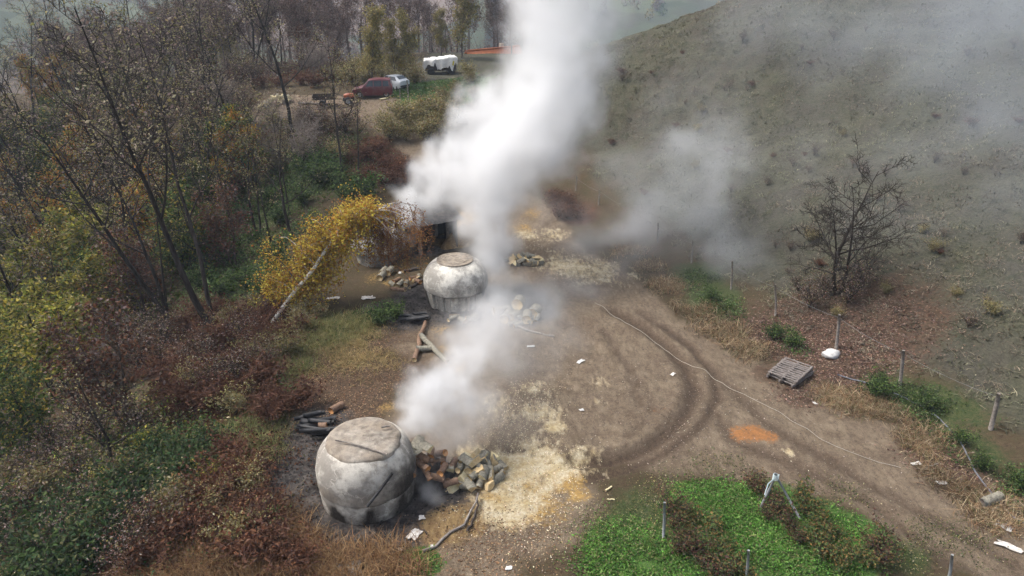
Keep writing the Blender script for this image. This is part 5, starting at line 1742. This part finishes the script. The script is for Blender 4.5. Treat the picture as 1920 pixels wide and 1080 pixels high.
# low scrub dotted over the hillside
for q in range(70):
    px_, py_ = SRC.uniform(1120, 1915), SRC.uniform(60, 620)
    p = spot(px_, py_)
    if p[1] > 100 or p[0] < np.interp(p[1], FL_Y, FL_X) + 1:
        continue
    kd = SRC.choice(['s_grey', 's_olive', 's_drust', 's_grey'])
    plant('bush', kd, SRC.randrange(3), p, SRC.uniform(.22, .45), SRC.uniform(0, 6.28), {'s_grey': 'small grey-brown', 's_olive': 'small olive', 's_drust': 'small dark rust'}[kd] + ' scrub plant on the right hillside', 'bush', 'scrub on the hillside', parts=('stems', 'foliage'))
# wood chips and grit on the yard
cover('charcoal_crumb', 'black charcoal crumbs and burnt sticks strewn around the kilns', 'charcoal', [(560, 880, 1.5), (600, 810, 1.3), (690, 985, 1.6), (820, 930, 1.1), (790, 580, 2.0), (850, 600, 1.6), (760, 470, 1.8), (930, 580, 2.2), (740, 590, 1.3)], 3600, 1, .1, .1, .10, [(.015, .015, .016), (.03, .028, .027), (.06, .054, .05), (.012, .012, .012)], M_DEBRIS, 'flat', clear=False)
cover('bank_dry_leaf', 'ochre dry grass and leaves on the bank below the birch', 'grass', [(600, 640, 1.5), (640, 660, 1.6), (680, 630, 1.3), (590, 680, 1.3), (700, 680, 1.3), (620, 600, 1.2)], 1500, 9, .2, .16, 0, [(.30, .21, .09), (.24, .16, .07), (.36, .27, .13), (.17, .15, .06)], M_GRASS, 'blade', 1.6, .025, thin=.42)
cover('wood_chip_litter', 'pale wood chips and bark strips strewn on the yard', 'wood chips', [(1000, 780, 1.5), (960, 800, 1.3), (1000, 880, 1.9), (950, 920, 1.3), (1080, 500, 2.2), (1000, 740, 1.2), (930, 830, 1.2), (1040, 930, 1.2), (990, 450, 1.8), (880, 980, 1.0), (1000, 1000, 1.2)], 5200, 1, .1, .1, .055, [(.5, .44, .31), (.58, .52, .39), (.4, .32, .2), (.46, .39, .26)], M_DEBRIS, 'flat', clear=False)
cover('yard_grit', 'small stones, twigs and bark bits scattered over the track', 'grit', [(1150, 760, 5), (1300, 760, 3.5), (1400, 820, 3.5), (1600, 900, 3), (1800, 980, 2.4), (1000, 620, 4), (1000, 980, 2.5), (900, 700, 3)], 5200, 1, .1, .1, .055, [(.28, .235, .185), (.10, .075, .058), (.22, .175, .13), (.33, .29, .24), (.06, .047, .038)], M_DEBRIS, 'flat', clear=False)
# ------------------------------------------------------------------ vehicles
M_TYRE = plain('tyre_rubber', (.02, .02, .02), (.035, .034, .033), 12, .85, .2)
M_RIM = plain('wheel_rim', (.42, .43, .44), (.3, .3, .31), 12, .45, 0, .6)
M_GLASS = plain('car_glass', (.03, .04, .05), (.05, .065, .075), 3, .12, 0, 0, spec=.6)
M_BLACKP = plain('black_trim', (.025, .025, .027), (.04, .04, .04), 8, .6, 0)
M_LAMP = plain('tail_lamp', (.35, .02, .02), (.25, .015, .015), 8, .3, 0)
M_HEAD = plain('head_lamp', (.65, .66, .66), (.5, .5, .5), 8, .2, 0)


def paint(name, c):
    m, nt, b = new_mat(name)
    v = coord(nt)
    dirt_ = ramp(nt, tex_noise(nt, 3.0, 5, .65, v), .45, .75)
    nt.links.new(mixc(nt, mth(nt, 'MULTIPLY', dirt_, .35), c, (.2, .17, .14)), b.inputs['Base Color'])
    b.inputs['Roughness'].default_value = .35
    b.inputs['Coat Weight'].default_value = .4
    return m


def loft(mb, secs, col=None, mat=0):
    """skin a row of equal-length closed sections"""
    k = len(secs[0])
    v = np.concatenate([np.asarray(s, float) for s in secs])
    f = [(i * k + j, i * k + (j + 1) % k, (i + 1) * k + (j + 1) % k, (i + 1) * k + j) for i in range(len(secs) - 1) for j in range(k)]
    mb.faces(v, f + [tuple(range(k - 1, -1, -1)), tuple((len(secs) - 1) * k + j for j in range(k))], col, mat)


def car(name, label, loc, rz, body_mat, prof, wheels, W=1.7, glass=(), extra_group=None):
    """prof: list of (x, z_bottom, z_belt, z_roof, half-width at belt, half-width at roof) from nose to tail"""
    t = thing(name, label, 'car', loc, rz, extra_group, .93)
    mb = MB()
    secs = []
    for (x, zb, zl, zr, wb, wr) in prof:
        zm = (zb + zl) / 2
        secs.append([(x, -wb * .93, zb), (x, -wb, zm), (x, -wb, zl), (x, -wr, zr - .04), (x, -wr * .8, zr), (x, wr * .8, zr), (x, wr, zr - .04), (x, wb, zl), (x, wb, zm), (x, wb * .93, zb)])
    loft(mb, secs)
    o = mb.build('body', body_mat, t, True)
    o.data.polygons.foreach_set('use_smooth', [True] * len(o.data.polygons))
    md = o.modifiers.new('edge', 'EDGE_SPLIT')
    md.split_angle = R(35)
    for nm, quad, m in glass:
        g = MB()
        q = np.array(quad, float)
        nrm = np.cross(q[1] - q[0], q[3] - q[0])
        nrm /= np.linalg.norm(nrm)
        ctr = q.mean(0)
        if np.dot(nrm, ctr - np.array((ctr[0] * .6, 0, .8))) < 0:
            nrm = -nrm
        g.add(np.concatenate([q + nrm * .012, q - nrm * .03]), [(0, 1, 2, 3), (7, 6, 5, 4)] + [(i, (i + 1) % 4, 4 + (i + 1) % 4, 4 + i) for i in range(4)])
        g.build(nm, m, t)
    for (x, s, r_) in wheels:
        w = MB()
        y = s * (W / 2 - .12)
        th = np.linspace(0, 2 * math.pi, 25)[:-1]
        w.lathe([(r_ * .62, -.1), (r_ * .95, -.1), (r_, -.06), (r_, .06), (r_ * .95, .1), (r_ * .62, .1)], 24)
        wo = w.build('wheel', M_TYRE, t, True, (x, y, r_))
        wo.rotation_euler = (R(90), 0, 0)
        rm = MB()
        rm.lathe([(r_ * .64, -.07), (r_ * .6, -.085), (r_ * .25, -.06), (.02, -.075)], 16)
        rm.lathe([(.02, .075), (r_ * .25, .06), (r_ * .6, .085), (r_ * .64, .07)], 16)
        rm.build('rim', M_RIM, wo, True)
    return t


# boxy red van (nose towards -x)
VP = [(-2.0, .42, .62, .66, .68, .60), (-1.92, .3, .78, .82, .78, .68), (-1.2, .24, .95, 1.02, .82, .72), (-0.95, .22, 1.0, 1.10, .83, .72), (-0.35, .22, 1.02, 1.68, .84, .66), (0.1, .22, 1.03, 1.78, .84, .67), (1.2, .22, 1.04, 1.80, .84, .67), (1.82, .26, 1.04, 1.74, .83, .66), (1.98, .4, 1.0, 1.10, .80, .76)]
VG = [('windscreen', [(-.92, -.60, 1.12), (-.92, .60, 1.12), (-.38, .52, 1.64), (-.38, -.52, 1.64)], M_GLASS),
      ('rear_window', [(1.90, -.56, 1.14), (1.90, .56, 1.14), (1.85, .52, 1.60), (1.85, -.52, 1.60)], M_GLASS)]
for s in (-1, 1):
    VG += [('side_window', [(-.62, s * .80, 1.10), (.10, s * .815, 1.10), (.10, s * .70, 1.62), (-.30, s * .70, 1.62)], M_GLASS),
           ('side_window', [(.2, s * .815, 1.10), (.95, s * .815, 1.10), (.95, s * .70, 1.62), (.2, s * .70, 1.62)], M_GLASS),
           ('side_window', [(1.08, s * .815, 1.10), (1.66, s * .81, 1.10), (1.6, s * .70, 1.60), (1.08, s * .70, 1.62)], M_GLASS),
           ('headlight', [(-1.99, s * .42, .66), (-1.95, s * .68, .66), (-1.90, s * .66, .80), (-1.95, s * .42, .80)], M_HEAD),
           ('tail_light', [(1.96, s * .70, .95), (1.93, s * .82, .95), (1.88, s * .76, 1.35), (1.92, s * .66, 1.35)], M_LAMP)]
VG += [('front_bumper', [(-2.0, -.66, .36), (-2.0, .66, .36), (-1.98, .68, .52), (-1.98, -.68, .52)], M_BLACKP), ('rear_bumper', [(2.0, -.76, .38), (2.0, .76, .38), (2.0, .78, .56), (2.0, -.78, .56)], M_BLACKP)]
p = spot(700, 181)
M_REDCAR = paint('red_paint', (.11, .016, .026))
car('parked_car', 'boxy dark red van parked side-on at the wood edge', p, R(6), M_REDCAR, VP, [(-1.3, -1, .31), (-1.3, 1, .31), (1.35, -1, .31), (1.35, 1, .31)], 1.68, VG, 'cars parked at the wood edge')
# silver hatchback, tail towards the camera's right
SP_ = [(-1.95, .4, .58, .62, .62, .55), (-1.88, .28, .70, .75, .74, .64), (-1.0, .22, .86, .93, .80, .68), (-.8, .2, .9, 1.0, .81, .68), (-.1, .2, .92, 1.38, .82, .58), (.5, .2, .94, 1.46, .82, .59), (1.2, .2, .95, 1.42, .82, .59), (1.7, .24, .95, 1.10, .80, .66), (1.95, .36, .88, .96, .76, .68)]
SG = [('windscreen', [(-.78, -.58, 1.02), (-.78, .58, 1.02), (-.15, .48, 1.36), (-.15, -.48, 1.36)], M_GLASS),
      ('rear_window', [(1.66, -.54, 1.13), (1.66, .54, 1.13), (1.26, .48, 1.40), (1.26, -.48, 1.40)], M_GLASS)]
for s in (-1, 1):
    SG += [('side_window', [(-.45, s * .80, .99), (.35, s * .80, .99), (.35, s * .62, 1.38), (-.05, s * .62, 1.34)], M_GLASS),
           ('side_window', [(.45, s * .80, .99), (1.45, s * .79, 1.01), (1.15, s * .62, 1.36), (.45, s * .62, 1.38)], M_GLASS),
           ('tail_light', [(1.94, s * .5, .72), (1.91, s * .74, .72), (1.84, s * .72, .93), (1.89, s * .5, .93)], M_LAMP),
           ('headlight', [(-1.95, s * .36, .60), (-1.9, s * .62, .6), (-1.86, s * .62, .70), (-1.91, s * .36, .70)], M_HEAD)]
SG += [('rear_bumper', [(1.97, -.72, .36), (1.97, .72, .36), (1.97, .74, .55), (1.97, -.74, .55)], M_BLACKP)]
p = spot(733, 166)
car('parked_car', 'silver hatchback parked behind the red van, tail to the right', p, R(-32), paint('silver_paint', (.62, .65, .68)), SP_, [(-1.25, -1, .3), (-1.25, 1, .3), (1.25, -1, .3), (1.25, 1, .3)], 1.62, SG, 'cars parked at the wood edge')

# two-wheeled motor cultivator with trailer
p = spot(648, 196)
mc = thing('motor_cultivator', 'small orange-hooded two-wheeled tractor standing left of the red van', 'tractor', p, R(12))
M_ORANGEP = paint('orange_paint', (.36, .085, .03))
mb = MB()
loft(mb, [[(x, -w, z0), (x, -w, z1 - .06), (x, -w * .7, z1), (x, w * .7, z1), (x, w, z1 - .06), (x, w, z0)] for x, w, z0, z1 in ((-.1, .22, .62, .92), (.25, .26, .60, 1.0), (.7, .24, .6, .98), (.85, .18, .62, .88))])
mb.build('hood', M_ORANGEP, mc, True)
mb = MB()
mb.box((.3, 0, .48), (1.0, .34, .3))
mb.build('engine', M_BLACKP, mc)
for s in (-1, 1):
    w = MB()
    w.lathe([(.2, -.1), (.32, -.11), (.36, -.06), (.36, .06), (.32, .11), (.2, .1)], 22)
    wo = w.build('wheel', M_TYRE, mc, True, (.25, s * .42, .36))
    wo.rotation_euler = (R(90), 0, 0)
    rm = MB()
    rm.lathe([(.21, -.07), (.1, -.05), (.02, -.05)], 14)
    rm.lathe([(.02, .05), (.1, .05), (.21, .07)], 14)
    rm.build('rim', M_RIM, wo, True)
    h = MB()
    h.tube([(-.05, s * .15, .7), (-.6, s * .25, .95), (-1.1, s * .32, 1.0)], .02, 6)
    h.build('handlebar', M_BLACKP, mc, True)
mb = MB()
mb.box((-1.9, 0, .62), (1.9, 1.1, .08))
for s in (-1, 1):
    mb.box((-1.9, s * .55, .8), (1.9, .04, .3))
mb.box((-2.85, 0, .8), (.04, 1.1, .3))
mb.tube([(-1.0, 0, .55), (0, 0, .5)], .04, 6)
mb.build('trailer_bed', M_DARKWOOD, mc)
for s in (-1, 1):
    w = MB()
    w.lathe([(.15, -.07), (.27, -.08), (.3, 0), (.27, .08), (.15, .07)], 18)
    wo = w.build('wheel', M_TYRE, mc, True, (-2.0, s * .7, .3))
    wo.rotation_euler = (R(90), 0, 0)

# cart under a white sheet
p = spot(826, 137)
ct = thing('covered_cart', 'wooden cart draped with a crumpled white sheet on the mound crest', 'cart', p, R(10))
mb = MB()
mb.box((0, 0, .55), (3.4, 1.7, .14))
for s in (-1, 1):
    mb.box((0, s * .85, .85), (3.4, .05, .5))
mb.box((0, 0, .95), (3.0, 1.4, .7), None, None, 0, .9)
mb.build('load_bed', M_DARKWOOD, ct)
for x in (-1.55, 0, 1.55):
    for s in (-1, 1):
        q = MB()
        q.tube([(x, s * .82, .4), (x, s * .84, 1.65)], .045, 6)
        q.build('stake', M_OLDWOOD, ct, True)
for x in (-1.1, 1.1):
    for s in (-1, 1):
        w = MB()
        w.lathe([(.2, -.07), (.36, -.08), (.4, 0), (.36, .08), (.2, .07), (.02, .05)], 20)
        wo = w.build('wheel', M_TYRE, ct, True, (x, s * .95, .4))
        wo.rotation_euler = (R(90), 0, 0)
nu, nv = 46, 36
U, V = np.meshgrid(np.linspace(-1, 1, nu), np.linspace(-1, 1, nv))
u, v = U.ravel(), V.ravel()
hem = .8 + .75 * (fbm(u * 2.2 + 3, np.sign(v) * 2 + v * .3, .45, 5, 4) - .5) * 2
X = u * (1.85 + .03 * np.sin(v * 9))
over = np.clip(np.abs(v) - .62, 0, 1) / .38
Yc = np.sign(v) * np.minimum(np.abs(v) / .62, 1) * .9 + np.sign(v) * over * (.12 + .12 * np.sin(u * 11 + 1))
Z = 1.74 + .16 * (fbm(u * 3, v * 3, .5, 8, 4) - .5) * 2 - over * hem - .2 * np.clip(np.abs(u) - .9, 0, 1) * 5 + .10 * u + .10 * np.exp(-((u - .55) / .3) ** 2) * (1 - over) - .14 * np.exp(-((u - .1) / .12) ** 2) * over
pts = np.stack([X, Yc, Z], 1)
f = [(i * nu + j, i * nu + j + 1, (i + 1) * nu + j + 1, (i + 1) * nu + j) for i in range(nv - 1) for j in range(nu - 1)]
mb = MB()
mb.add(np.concatenate([pts, pts - (0, 0, .012)]), f + [tuple(q + len(pts) for q in t[::-1]) for t in f])
mb.build('sheet', plain('white_sheet', (.80, .79, .76), (.66, .64, .60), 2.5, .8, .3), ct, True)
mb = MB()
mb.box((1.35, -1.02, 1.25), (.16, .012, .5), Matrix.Rotation(.2, 3, 'Y'))
mb.build('strap', plain('yellow_strap', (.65, .55, .06), (.55, .45, .05), 5, .7, 0), ct)

# stacked split wood in the clearing behind the bare bush
GS = 'sawn wood stacked in the clearing'
c0 = spot(520, 195)
r_ = random.Random(3)
for i in range(46):
    x = r_.uniform(-1.7, 1.5)
    zz = r_.random()
    z = .12 + zz * .75 * (1 - abs(x) / 2.2)
    y_ = r_.uniform(-.5, .2) * (1 - zz)
    wx, wy = c0[0] + x, c0[1] + y_
    lay('split_log', SPLITS_PALE[i % 3], (wx, wy, hz(wx, wy) + z), R(90) + r_.gauss(0, .3), r_.gauss(0, .15), r_.uniform(0, 6), 'pale sawn log in the stack seen through the bare bush', 'log', GS)
pole('plank_board', 'pale plank lying on the gravel in front of the silver car', [(712, 189), (728, 186)], .09, .09, .08, mat=M_CUT_PALE, cat='plank', wob=.0, seed=41, sides=4)
pole('plank_board', 'long grey beam lying in the clearing left of the small tractor', [(560, 196), (620, 198)], .12, .12, .12, mat=M_OLDWOOD, cat='beam', wob=.01, seed=42, sides=4)


# ------------------------------------------------------------------ houses
def house(name, label, p, rz, L, W, H_, roof_h, wall_mat, roof_mat, windows=True, rows=12):
    t = thing(name, label, 'house', p, rz)
    mb = MB()
    mb.box((0, 0, H_ / 2 - 1), (L, W, H_ + 2))
    mb.add([(-L / 2, -W / 2, H_), (-L / 2, W / 2, H_), (-L / 2, 0, H_ + roof_h), (L / 2, -W / 2, H_), (L / 2, W / 2, H_), (L / 2, 0, H_ + roof_h)], [(0, 2, 1), (3, 4, 5)])
    mb.build('wall', wall_mat, t)
    for s in (-1, 1):
        ro = MB()
        sl = math.hypot(W / 2 + .5, roof_h * (W / 2 + .5) / (W / 2))
        ang = math.atan2(roof_h, W / 2)
        for i in range(rows):
            d0, d1 = sl * i / rows, sl * (i + 1) / rows + .06
            dm = (d0 + d1) / 2
            ro.box((0, s * dm * math.cos(ang), H_ + roof_h - dm * math.sin(ang) + .10), (L + .8, d1 - d0, .05), Matrix.Rotation(-s * (ang - .06), 3, 'X'))
        ro.build('roof', roof_mat, t)
    ri = MB()
    ri.tube([(-L / 2 - .4, 0, H_ + roof_h + .12), (L / 2 + .4, 0, H_ + roof_h + .12)], .14, 8)
    ri.build('ridge', roof_mat, t, True)
    if windows:
        for x in (-L * .28, L * .22):
            w = MB()
            w.box((x, -W / 2 - .012, H_ * .55), (1.0, .03, 1.2))
            wo = w.build('window', M_WHITE, t)
            g = MB()
            g.box((x, -W / 2 - .03, H_ * .55), (.8, .03, 1.0))
            g.build('pane', M_GLASS, wo)
    ch = MB()
    ch.box((L * .25, W * .12, H_ + roof_h), (.5, .5, 1.2))
    ch.build('chimney', wall_mat, t)
    return t


M_TILE = plain('clay_tile', (.50, .17, .075), (.36, .12, .06), 3, .85, .4)
p = at(925, 104, 104)
house('house', 'house with orange tiled roof half hidden behind the smoke column', (p[0], p[1], p[2] - 5.2), R(40), 8.5, 7, 3.0, 3.0, plain('cream_render', (.6, .55, .46), (.5, .45, .38), 2, .9, .2), M_TILE, rows=14)
p = spot(482, 18)
house('farm_house', 'tiny white farmhouse far off on the hazy valley slope', p, R(15), 11, 7, 3.4, 1.6, plain('far_white_wall', (.8, .8, .78), (.7, .7, .68), 1, .9, 0), plain('far_pale_roof', (.62, .58, .55), (.5, .46, .43), 1, .9, 0), rows=6)
# ------------------------------------------------------------------ smoke
def volume_mat(name, color, density, attr_='density', aniso=0.2):
    m = bpy.data.materials.new(name)
    m.use_nodes = True
    t = m.node_tree
    t.nodes.clear()
    o = t.nodes.new('ShaderNodeOutputMaterial')
    v = t.nodes.new('ShaderNodeVolumePrincipled')
    v.inputs['Color'].default_value = color + (1,)
    v.inputs['Density'].default_value = density
    v.inputs['Density Attribute'].default_value = attr_
    v.inputs['Anisotropy'].default_value = aniso
    t.links.new(v.outputs[0], o.inputs['Volume'])
    return m


def puff(px, py, Y, rpx, d=1.0):
    c = at(px, py, Y)
    dist = Y / bearing(px, py)[1]
    return (c[0], c[1], c[2], rpx / FPX * dist, d)


def smoke(name, label, puffs, voxel, mat, nscale, namp, erode, core=0.35, seed=0.0, detail=5, rough=.64, billow=None):
    """fog built of overlapping puffs whose outlines are curled by fractal noise, held in a voxel grid"""
    ng = bpy.data.node_groups.new(name, 'GeometryNodeTree')
    ng.interface.new_socket('Geometry', in_out='OUTPUT', socket_type='NodeSocketGeometry')
    N, L = ng.nodes, ng.links

    def vm(op, a, b=None, scale=None):
        n = N.new('ShaderNodeVectorMath')
        n.operation = op
        for i, v in enumerate((a, b)):
            if v is None:
                continue
            if isinstance(v, (tuple, list)):
                n.inputs[i].default_value = v
            else:
                L.new(v, n.inputs[i])
        if scale is not None:
            n.inputs['Scale'].default_value = scale
        return n

    def sm(op, a, b=None, clamp=False):
        n = N.new('ShaderNodeMath')
        n.operation = op
        n.use_clamp = clamp
        for i, v in enumerate((a, b)):
            if v is None:
                continue
            if isinstance(v, (int, float)):
                n.inputs[i].default_value = v
            else:
                L.new(v, n.inputs[i])
        return n.outputs[0]

    out = N.new('NodeGroupOutput')
    pos = vm('ADD', N.new('GeometryNodeInputPosition').outputs[0], (seed, seed * .7, 0)).outputs[0]
    nz = N.new('ShaderNodeTexNoise')
    nz.inputs['Scale'].default_value = nscale
    nz.inputs['Detail'].default_value = detail
    nz.inputs['Roughness'].default_value = rough
    L.new(pos, nz.inputs['Vector'])
    off = vm('SCALE', vm('SUBTRACT', nz.outputs['Color'], (.5, .5, .5)).outputs[0], None, namp).outputs[0]
    q = vm('ADD', N.new('GeometryNodeInputPosition').outputs[0], off).outputs[0]
    tot = None
    lumps = None
    if billow:
        for sc_, am in ((billow, .5), (billow * 2.3, .30), (billow * 5, .18)):
            vo = N.new('ShaderNodeTexVoronoi')
            vo.feature = 'SMOOTH_F1'
            vo.inputs['Scale'].default_value = sc_
            vo.inputs['Smoothness'].default_value = .25
            L.new(vm('ADD', pos, off).outputs[0] if False else pos, vo.inputs['Vector'])
            t_ = sm('MULTIPLY', sm('SUBTRACT', vo.outputs['Distance'], .45), am / sc_ * 1.0)
            lumps = t_ if lumps is None else sm('ADD', lumps, t_)
    for (x, y, z, r_, d) in puffs:
        dist = vm('DISTANCE', q, (x, y, z)).outputs['Value']
        if lumps is not None:
            dist = sm('ADD', dist, lumps)
        mr = N.new('ShaderNodeMapRange')
        mr.interpolation_type = 'SMOOTHSTEP'
        L.new(dist, mr.inputs[0])
        mr.inputs[1].default_value = r_
        mr.inputs[2].default_value = r_ * core
        mr.inputs[3].default_value = 0
        mr.inputs[4].default_value = d
        tot = mr.outputs[0] if tot is None else sm('MAXIMUM', tot, mr.outputs[0])
    n2 = N.new('ShaderNodeTexNoise')
    n2.inputs['Scale'].default_value = nscale * 2.2
    n2.inputs['Detail'].default_value = 3
    L.new(pos, n2.inputs['Vector'])
    er = N.new('ShaderNodeMapRange')
    L.new(n2.outputs['Fac'], er.inputs[0])
    er.inputs[1].default_value = .36
    er.inputs[2].default_value = .62
    er.inputs[3].default_value = 1 - erode
    er.inputs[4].default_value = 1
    tot = sm('MULTIPLY', tot, er.outputs[0])
    lo = [min(p_[i] - p_[3] for p_ in puffs) - namp * .25 for i in range(3)]
    hi = [max(p_[i] + p_[3] for p_ in puffs) + namp * .25 for i in range(3)]
    vc = N.new('GeometryNodeVolumeCube')
    L.new(tot, vc.inputs['Density'])
    vc.inputs['Min'].default_value = lo
    vc.inputs['Max'].default_value = hi
    for i, k_ in enumerate('XYZ'):
        vc.inputs['Resolution ' + k_].default_value = max(8, int((hi[i] - lo[i]) / voxel))
    st = N.new('GeometryNodeSetMaterial')
    st.inputs['Material'].default_value = mat
    L.new(vc.outputs[0], st.inputs[0])
    L.new(st.outputs[0], out.inputs[0])
    me = bpy.data.meshes.new(name)
    me.from_pydata([(p_[0], p_[1], p_[2]) for p_ in puffs], [], [])
    o = link(name, me)
    me.materials.append(mat)
    o.modifiers.new('smoke', 'NODES').node_group = ng
    return kind(o, 'stuff', label, 'smoke')


SM_DENSE = volume_mat('smoke_white', (.975, .982, .99), 1.6)
SM_VEIL = volume_mat('smoke_veil', (.84, .91, 1.0), 1.5)
SM_THIN = volume_mat('smoke_thin', (.93, .955, .98), 1.0)

smoke('smoke_plume', 'thick white smoke column rising from the middle kiln to the top edge', [
    puff(930, 497, 36, 39, .5), puff(925, 478, 36, 53, .8), puff(918, 445, 36.2, 64), puff(916, 410, 36.6, 71), puff(915, 372, 37, 78), puff(918, 338, 37.6, 90), puff(945, 305, 38.5, 106), puff(985, 275, 39.5, 115), puff(1015, 240, 40.5, 115),
    puff(1035, 200, 41, 118, .75), puff(1048, 160, 41.5, 118, .65), puff(1052, 120, 42, 120, .55), puff(1052, 80, 42, 122, .48), puff(1050, 35, 42.5, 124, .42), puff(1050, -15, 43, 128, .38), puff(1050, -70, 43.5, 135, .34), puff(1055, -140, 44, 145, .3), puff(1110, 90, 43, 95, .1), puff(1115, 20, 44, 100, .09)],
      .16, SM_DENSE, .34, 4.2, .6, .18, rough=.7, billow=.5)
smoke('smoke_plume', 'billowing white smoke rolling off the rear kiln and lean-to', [
    puff(762, 452, 41.5, 27, .2), puff(766, 394, 41.8, 38), puff(803, 372, 42, 46), puff(845, 350, 42, 60), puff(775, 372, 42, 44), puff(805, 345, 42.3, 54), puff(850, 330, 42.5, 76), puff(880, 338, 42.3, 68), puff(830, 285, 43, 41),
    puff(865, 275, 43.2, 67), puff(905, 290, 43.2, 76), puff(870, 225, 44, 51), puff(910, 225, 44, 73, .8), puff(900, 190, 44.5, 49, .7), puff(955, 180, 45, 72, .55), puff(985, 125, 45.5, 72, .42), puff(1000, 70, 46, 78, .35), puff(1010, 15, 46.5, 84, .3), puff(1015, -50, 47, 90, .28)],
      .17, SM_DENSE, .36, 4.0, .6, .2, 37.0, rough=.7, billow=.55)
smoke('smoke_plume', 'white smoke drifting up from the firewood beside the nearest kiln', [
    puff(800, 795, 21.0, 36, 1.16), puff(785, 772, 21.4, 54, 2.33), puff(808, 745, 22, 68, 2.33), puff(850, 745, 22.4, 74, 1.63), puff(865, 800, 21.8, 66, 0.70), puff(900, 760, 22.8, 60, 0.46), puff(830, 820, 21.4, 50, 0.59), puff(835, 700, 23, 52, 1.40), puff(875, 690, 23.6, 66, 1.16), puff(890, 640, 25, 70, 0.70), puff(905, 610, 26.5, 70, 0.51),
    puff(930, 600, 29, 75, .35), puff(930, 660, 25.5, 80, .3), puff(800, 905, 20.2, 34, 0.93), puff(835, 915, 20.2, 30, 0.59), puff(780, 885, 20.1, 28, 0.59), puff(820, 850, 20.9, 44, 0.51)],
      .11, SM_DENSE, .6, 2.6, .75, .12, 71.0, rough=.7, billow=.8)
smoke('smoke_drift', 'thin grey smoke hanging over the yard between the kilns', [
    puff(900, 620, 29, 90, 0.377), puff(960, 600, 31, 90, 0.435), puff(1020, 590, 33, 95, 0.377), puff(1080, 570, 35, 80, 0.232), puff(950, 545, 34.6, 65, 0.870), puff(1000, 540, 35, 70, 0.609), puff(915, 530, 35, 45, 0.870), puff(1050, 640, 30, 90, 0.174), puff(980, 670, 27, 90, 0.203), puff(900, 700, 25.5, 80, 0.174), puff(940, 780, 22.5, 100, 0.145), puff(870, 600, 33, 40, 0.435)],
      .28, SM_THIN, .34, 5.0, .85, .0, 13.0, rough=.68)
smoke('smoke_drift', 'pale smoke drifting right across the track and fence to the hillside', [
    puff(1150, 500, 40, 150, .06), puff(1270, 450, 41, 170, .06), puff(1400, 400, 42, 180, .05), puff(1520, 330, 45, 190, .04), puff(1300, 230, 52, 170, .05), puff(1060, 465, 43, 75, 0.260), puff(1230, 340, 46, 100, 0.208), puff(1040, 400, 45, 60, 0.130), puff(1120, 440, 44, 95, 0.364), puff(1190, 410, 44, 105, 0.364), puff(1260, 380, 44, 115, 0.364), puff(1310, 330, 45, 105, 0.325), puff(1270, 275, 47, 80, 0.286), puff(1340, 400, 42, 100, 0.312), puff(1390, 470, 39, 90, 0.260), puff(1430, 520, 37, 70, 0.130), puff(1180, 330, 48, 90, 0.104), puff(1340, 280, 48, 70, 0.234), puff(1120, 520, 38, 90, 0.130), puff(1200, 470, 41, 90, 0.169)],
      .4, SM_THIN, .17, 11.0, .85, .0, 5.0, rough=.68)
smoke('smoke_drift', 'faint blue-grey smoke veil over the upper right hillside', [
    puff(1450, 60, 62, 170, .032), puff(1600, 120, 56, 210, .040), puff(1780, 120, 50, 230, .05), puff(1900, 220, 44, 220, .05), puff(1700, 300, 44, 180, .034), puff(1880, 420, 36, 180, .045), puff(1650, 420, 38, 130, .04), puff(1850, 20, 55, 240, .045), puff(1480, 200, 56, 130, .02), puff(1920, 600, 30, 160, .03)],
      .7, SM_VEIL, .10, 12.0, .8, .0, 9.0, 4)

# ------------------------------------------------------------------ haze: a closed box of even pale air round the whole scene
mb = MB()
mb.box((0, 1050, 25), (4200, 3700, 150))
haze = mb.build('haze', volume_mat('haze', (.62, .73, .88), .0005, '', 0.0))
kind(haze, 'stuff')
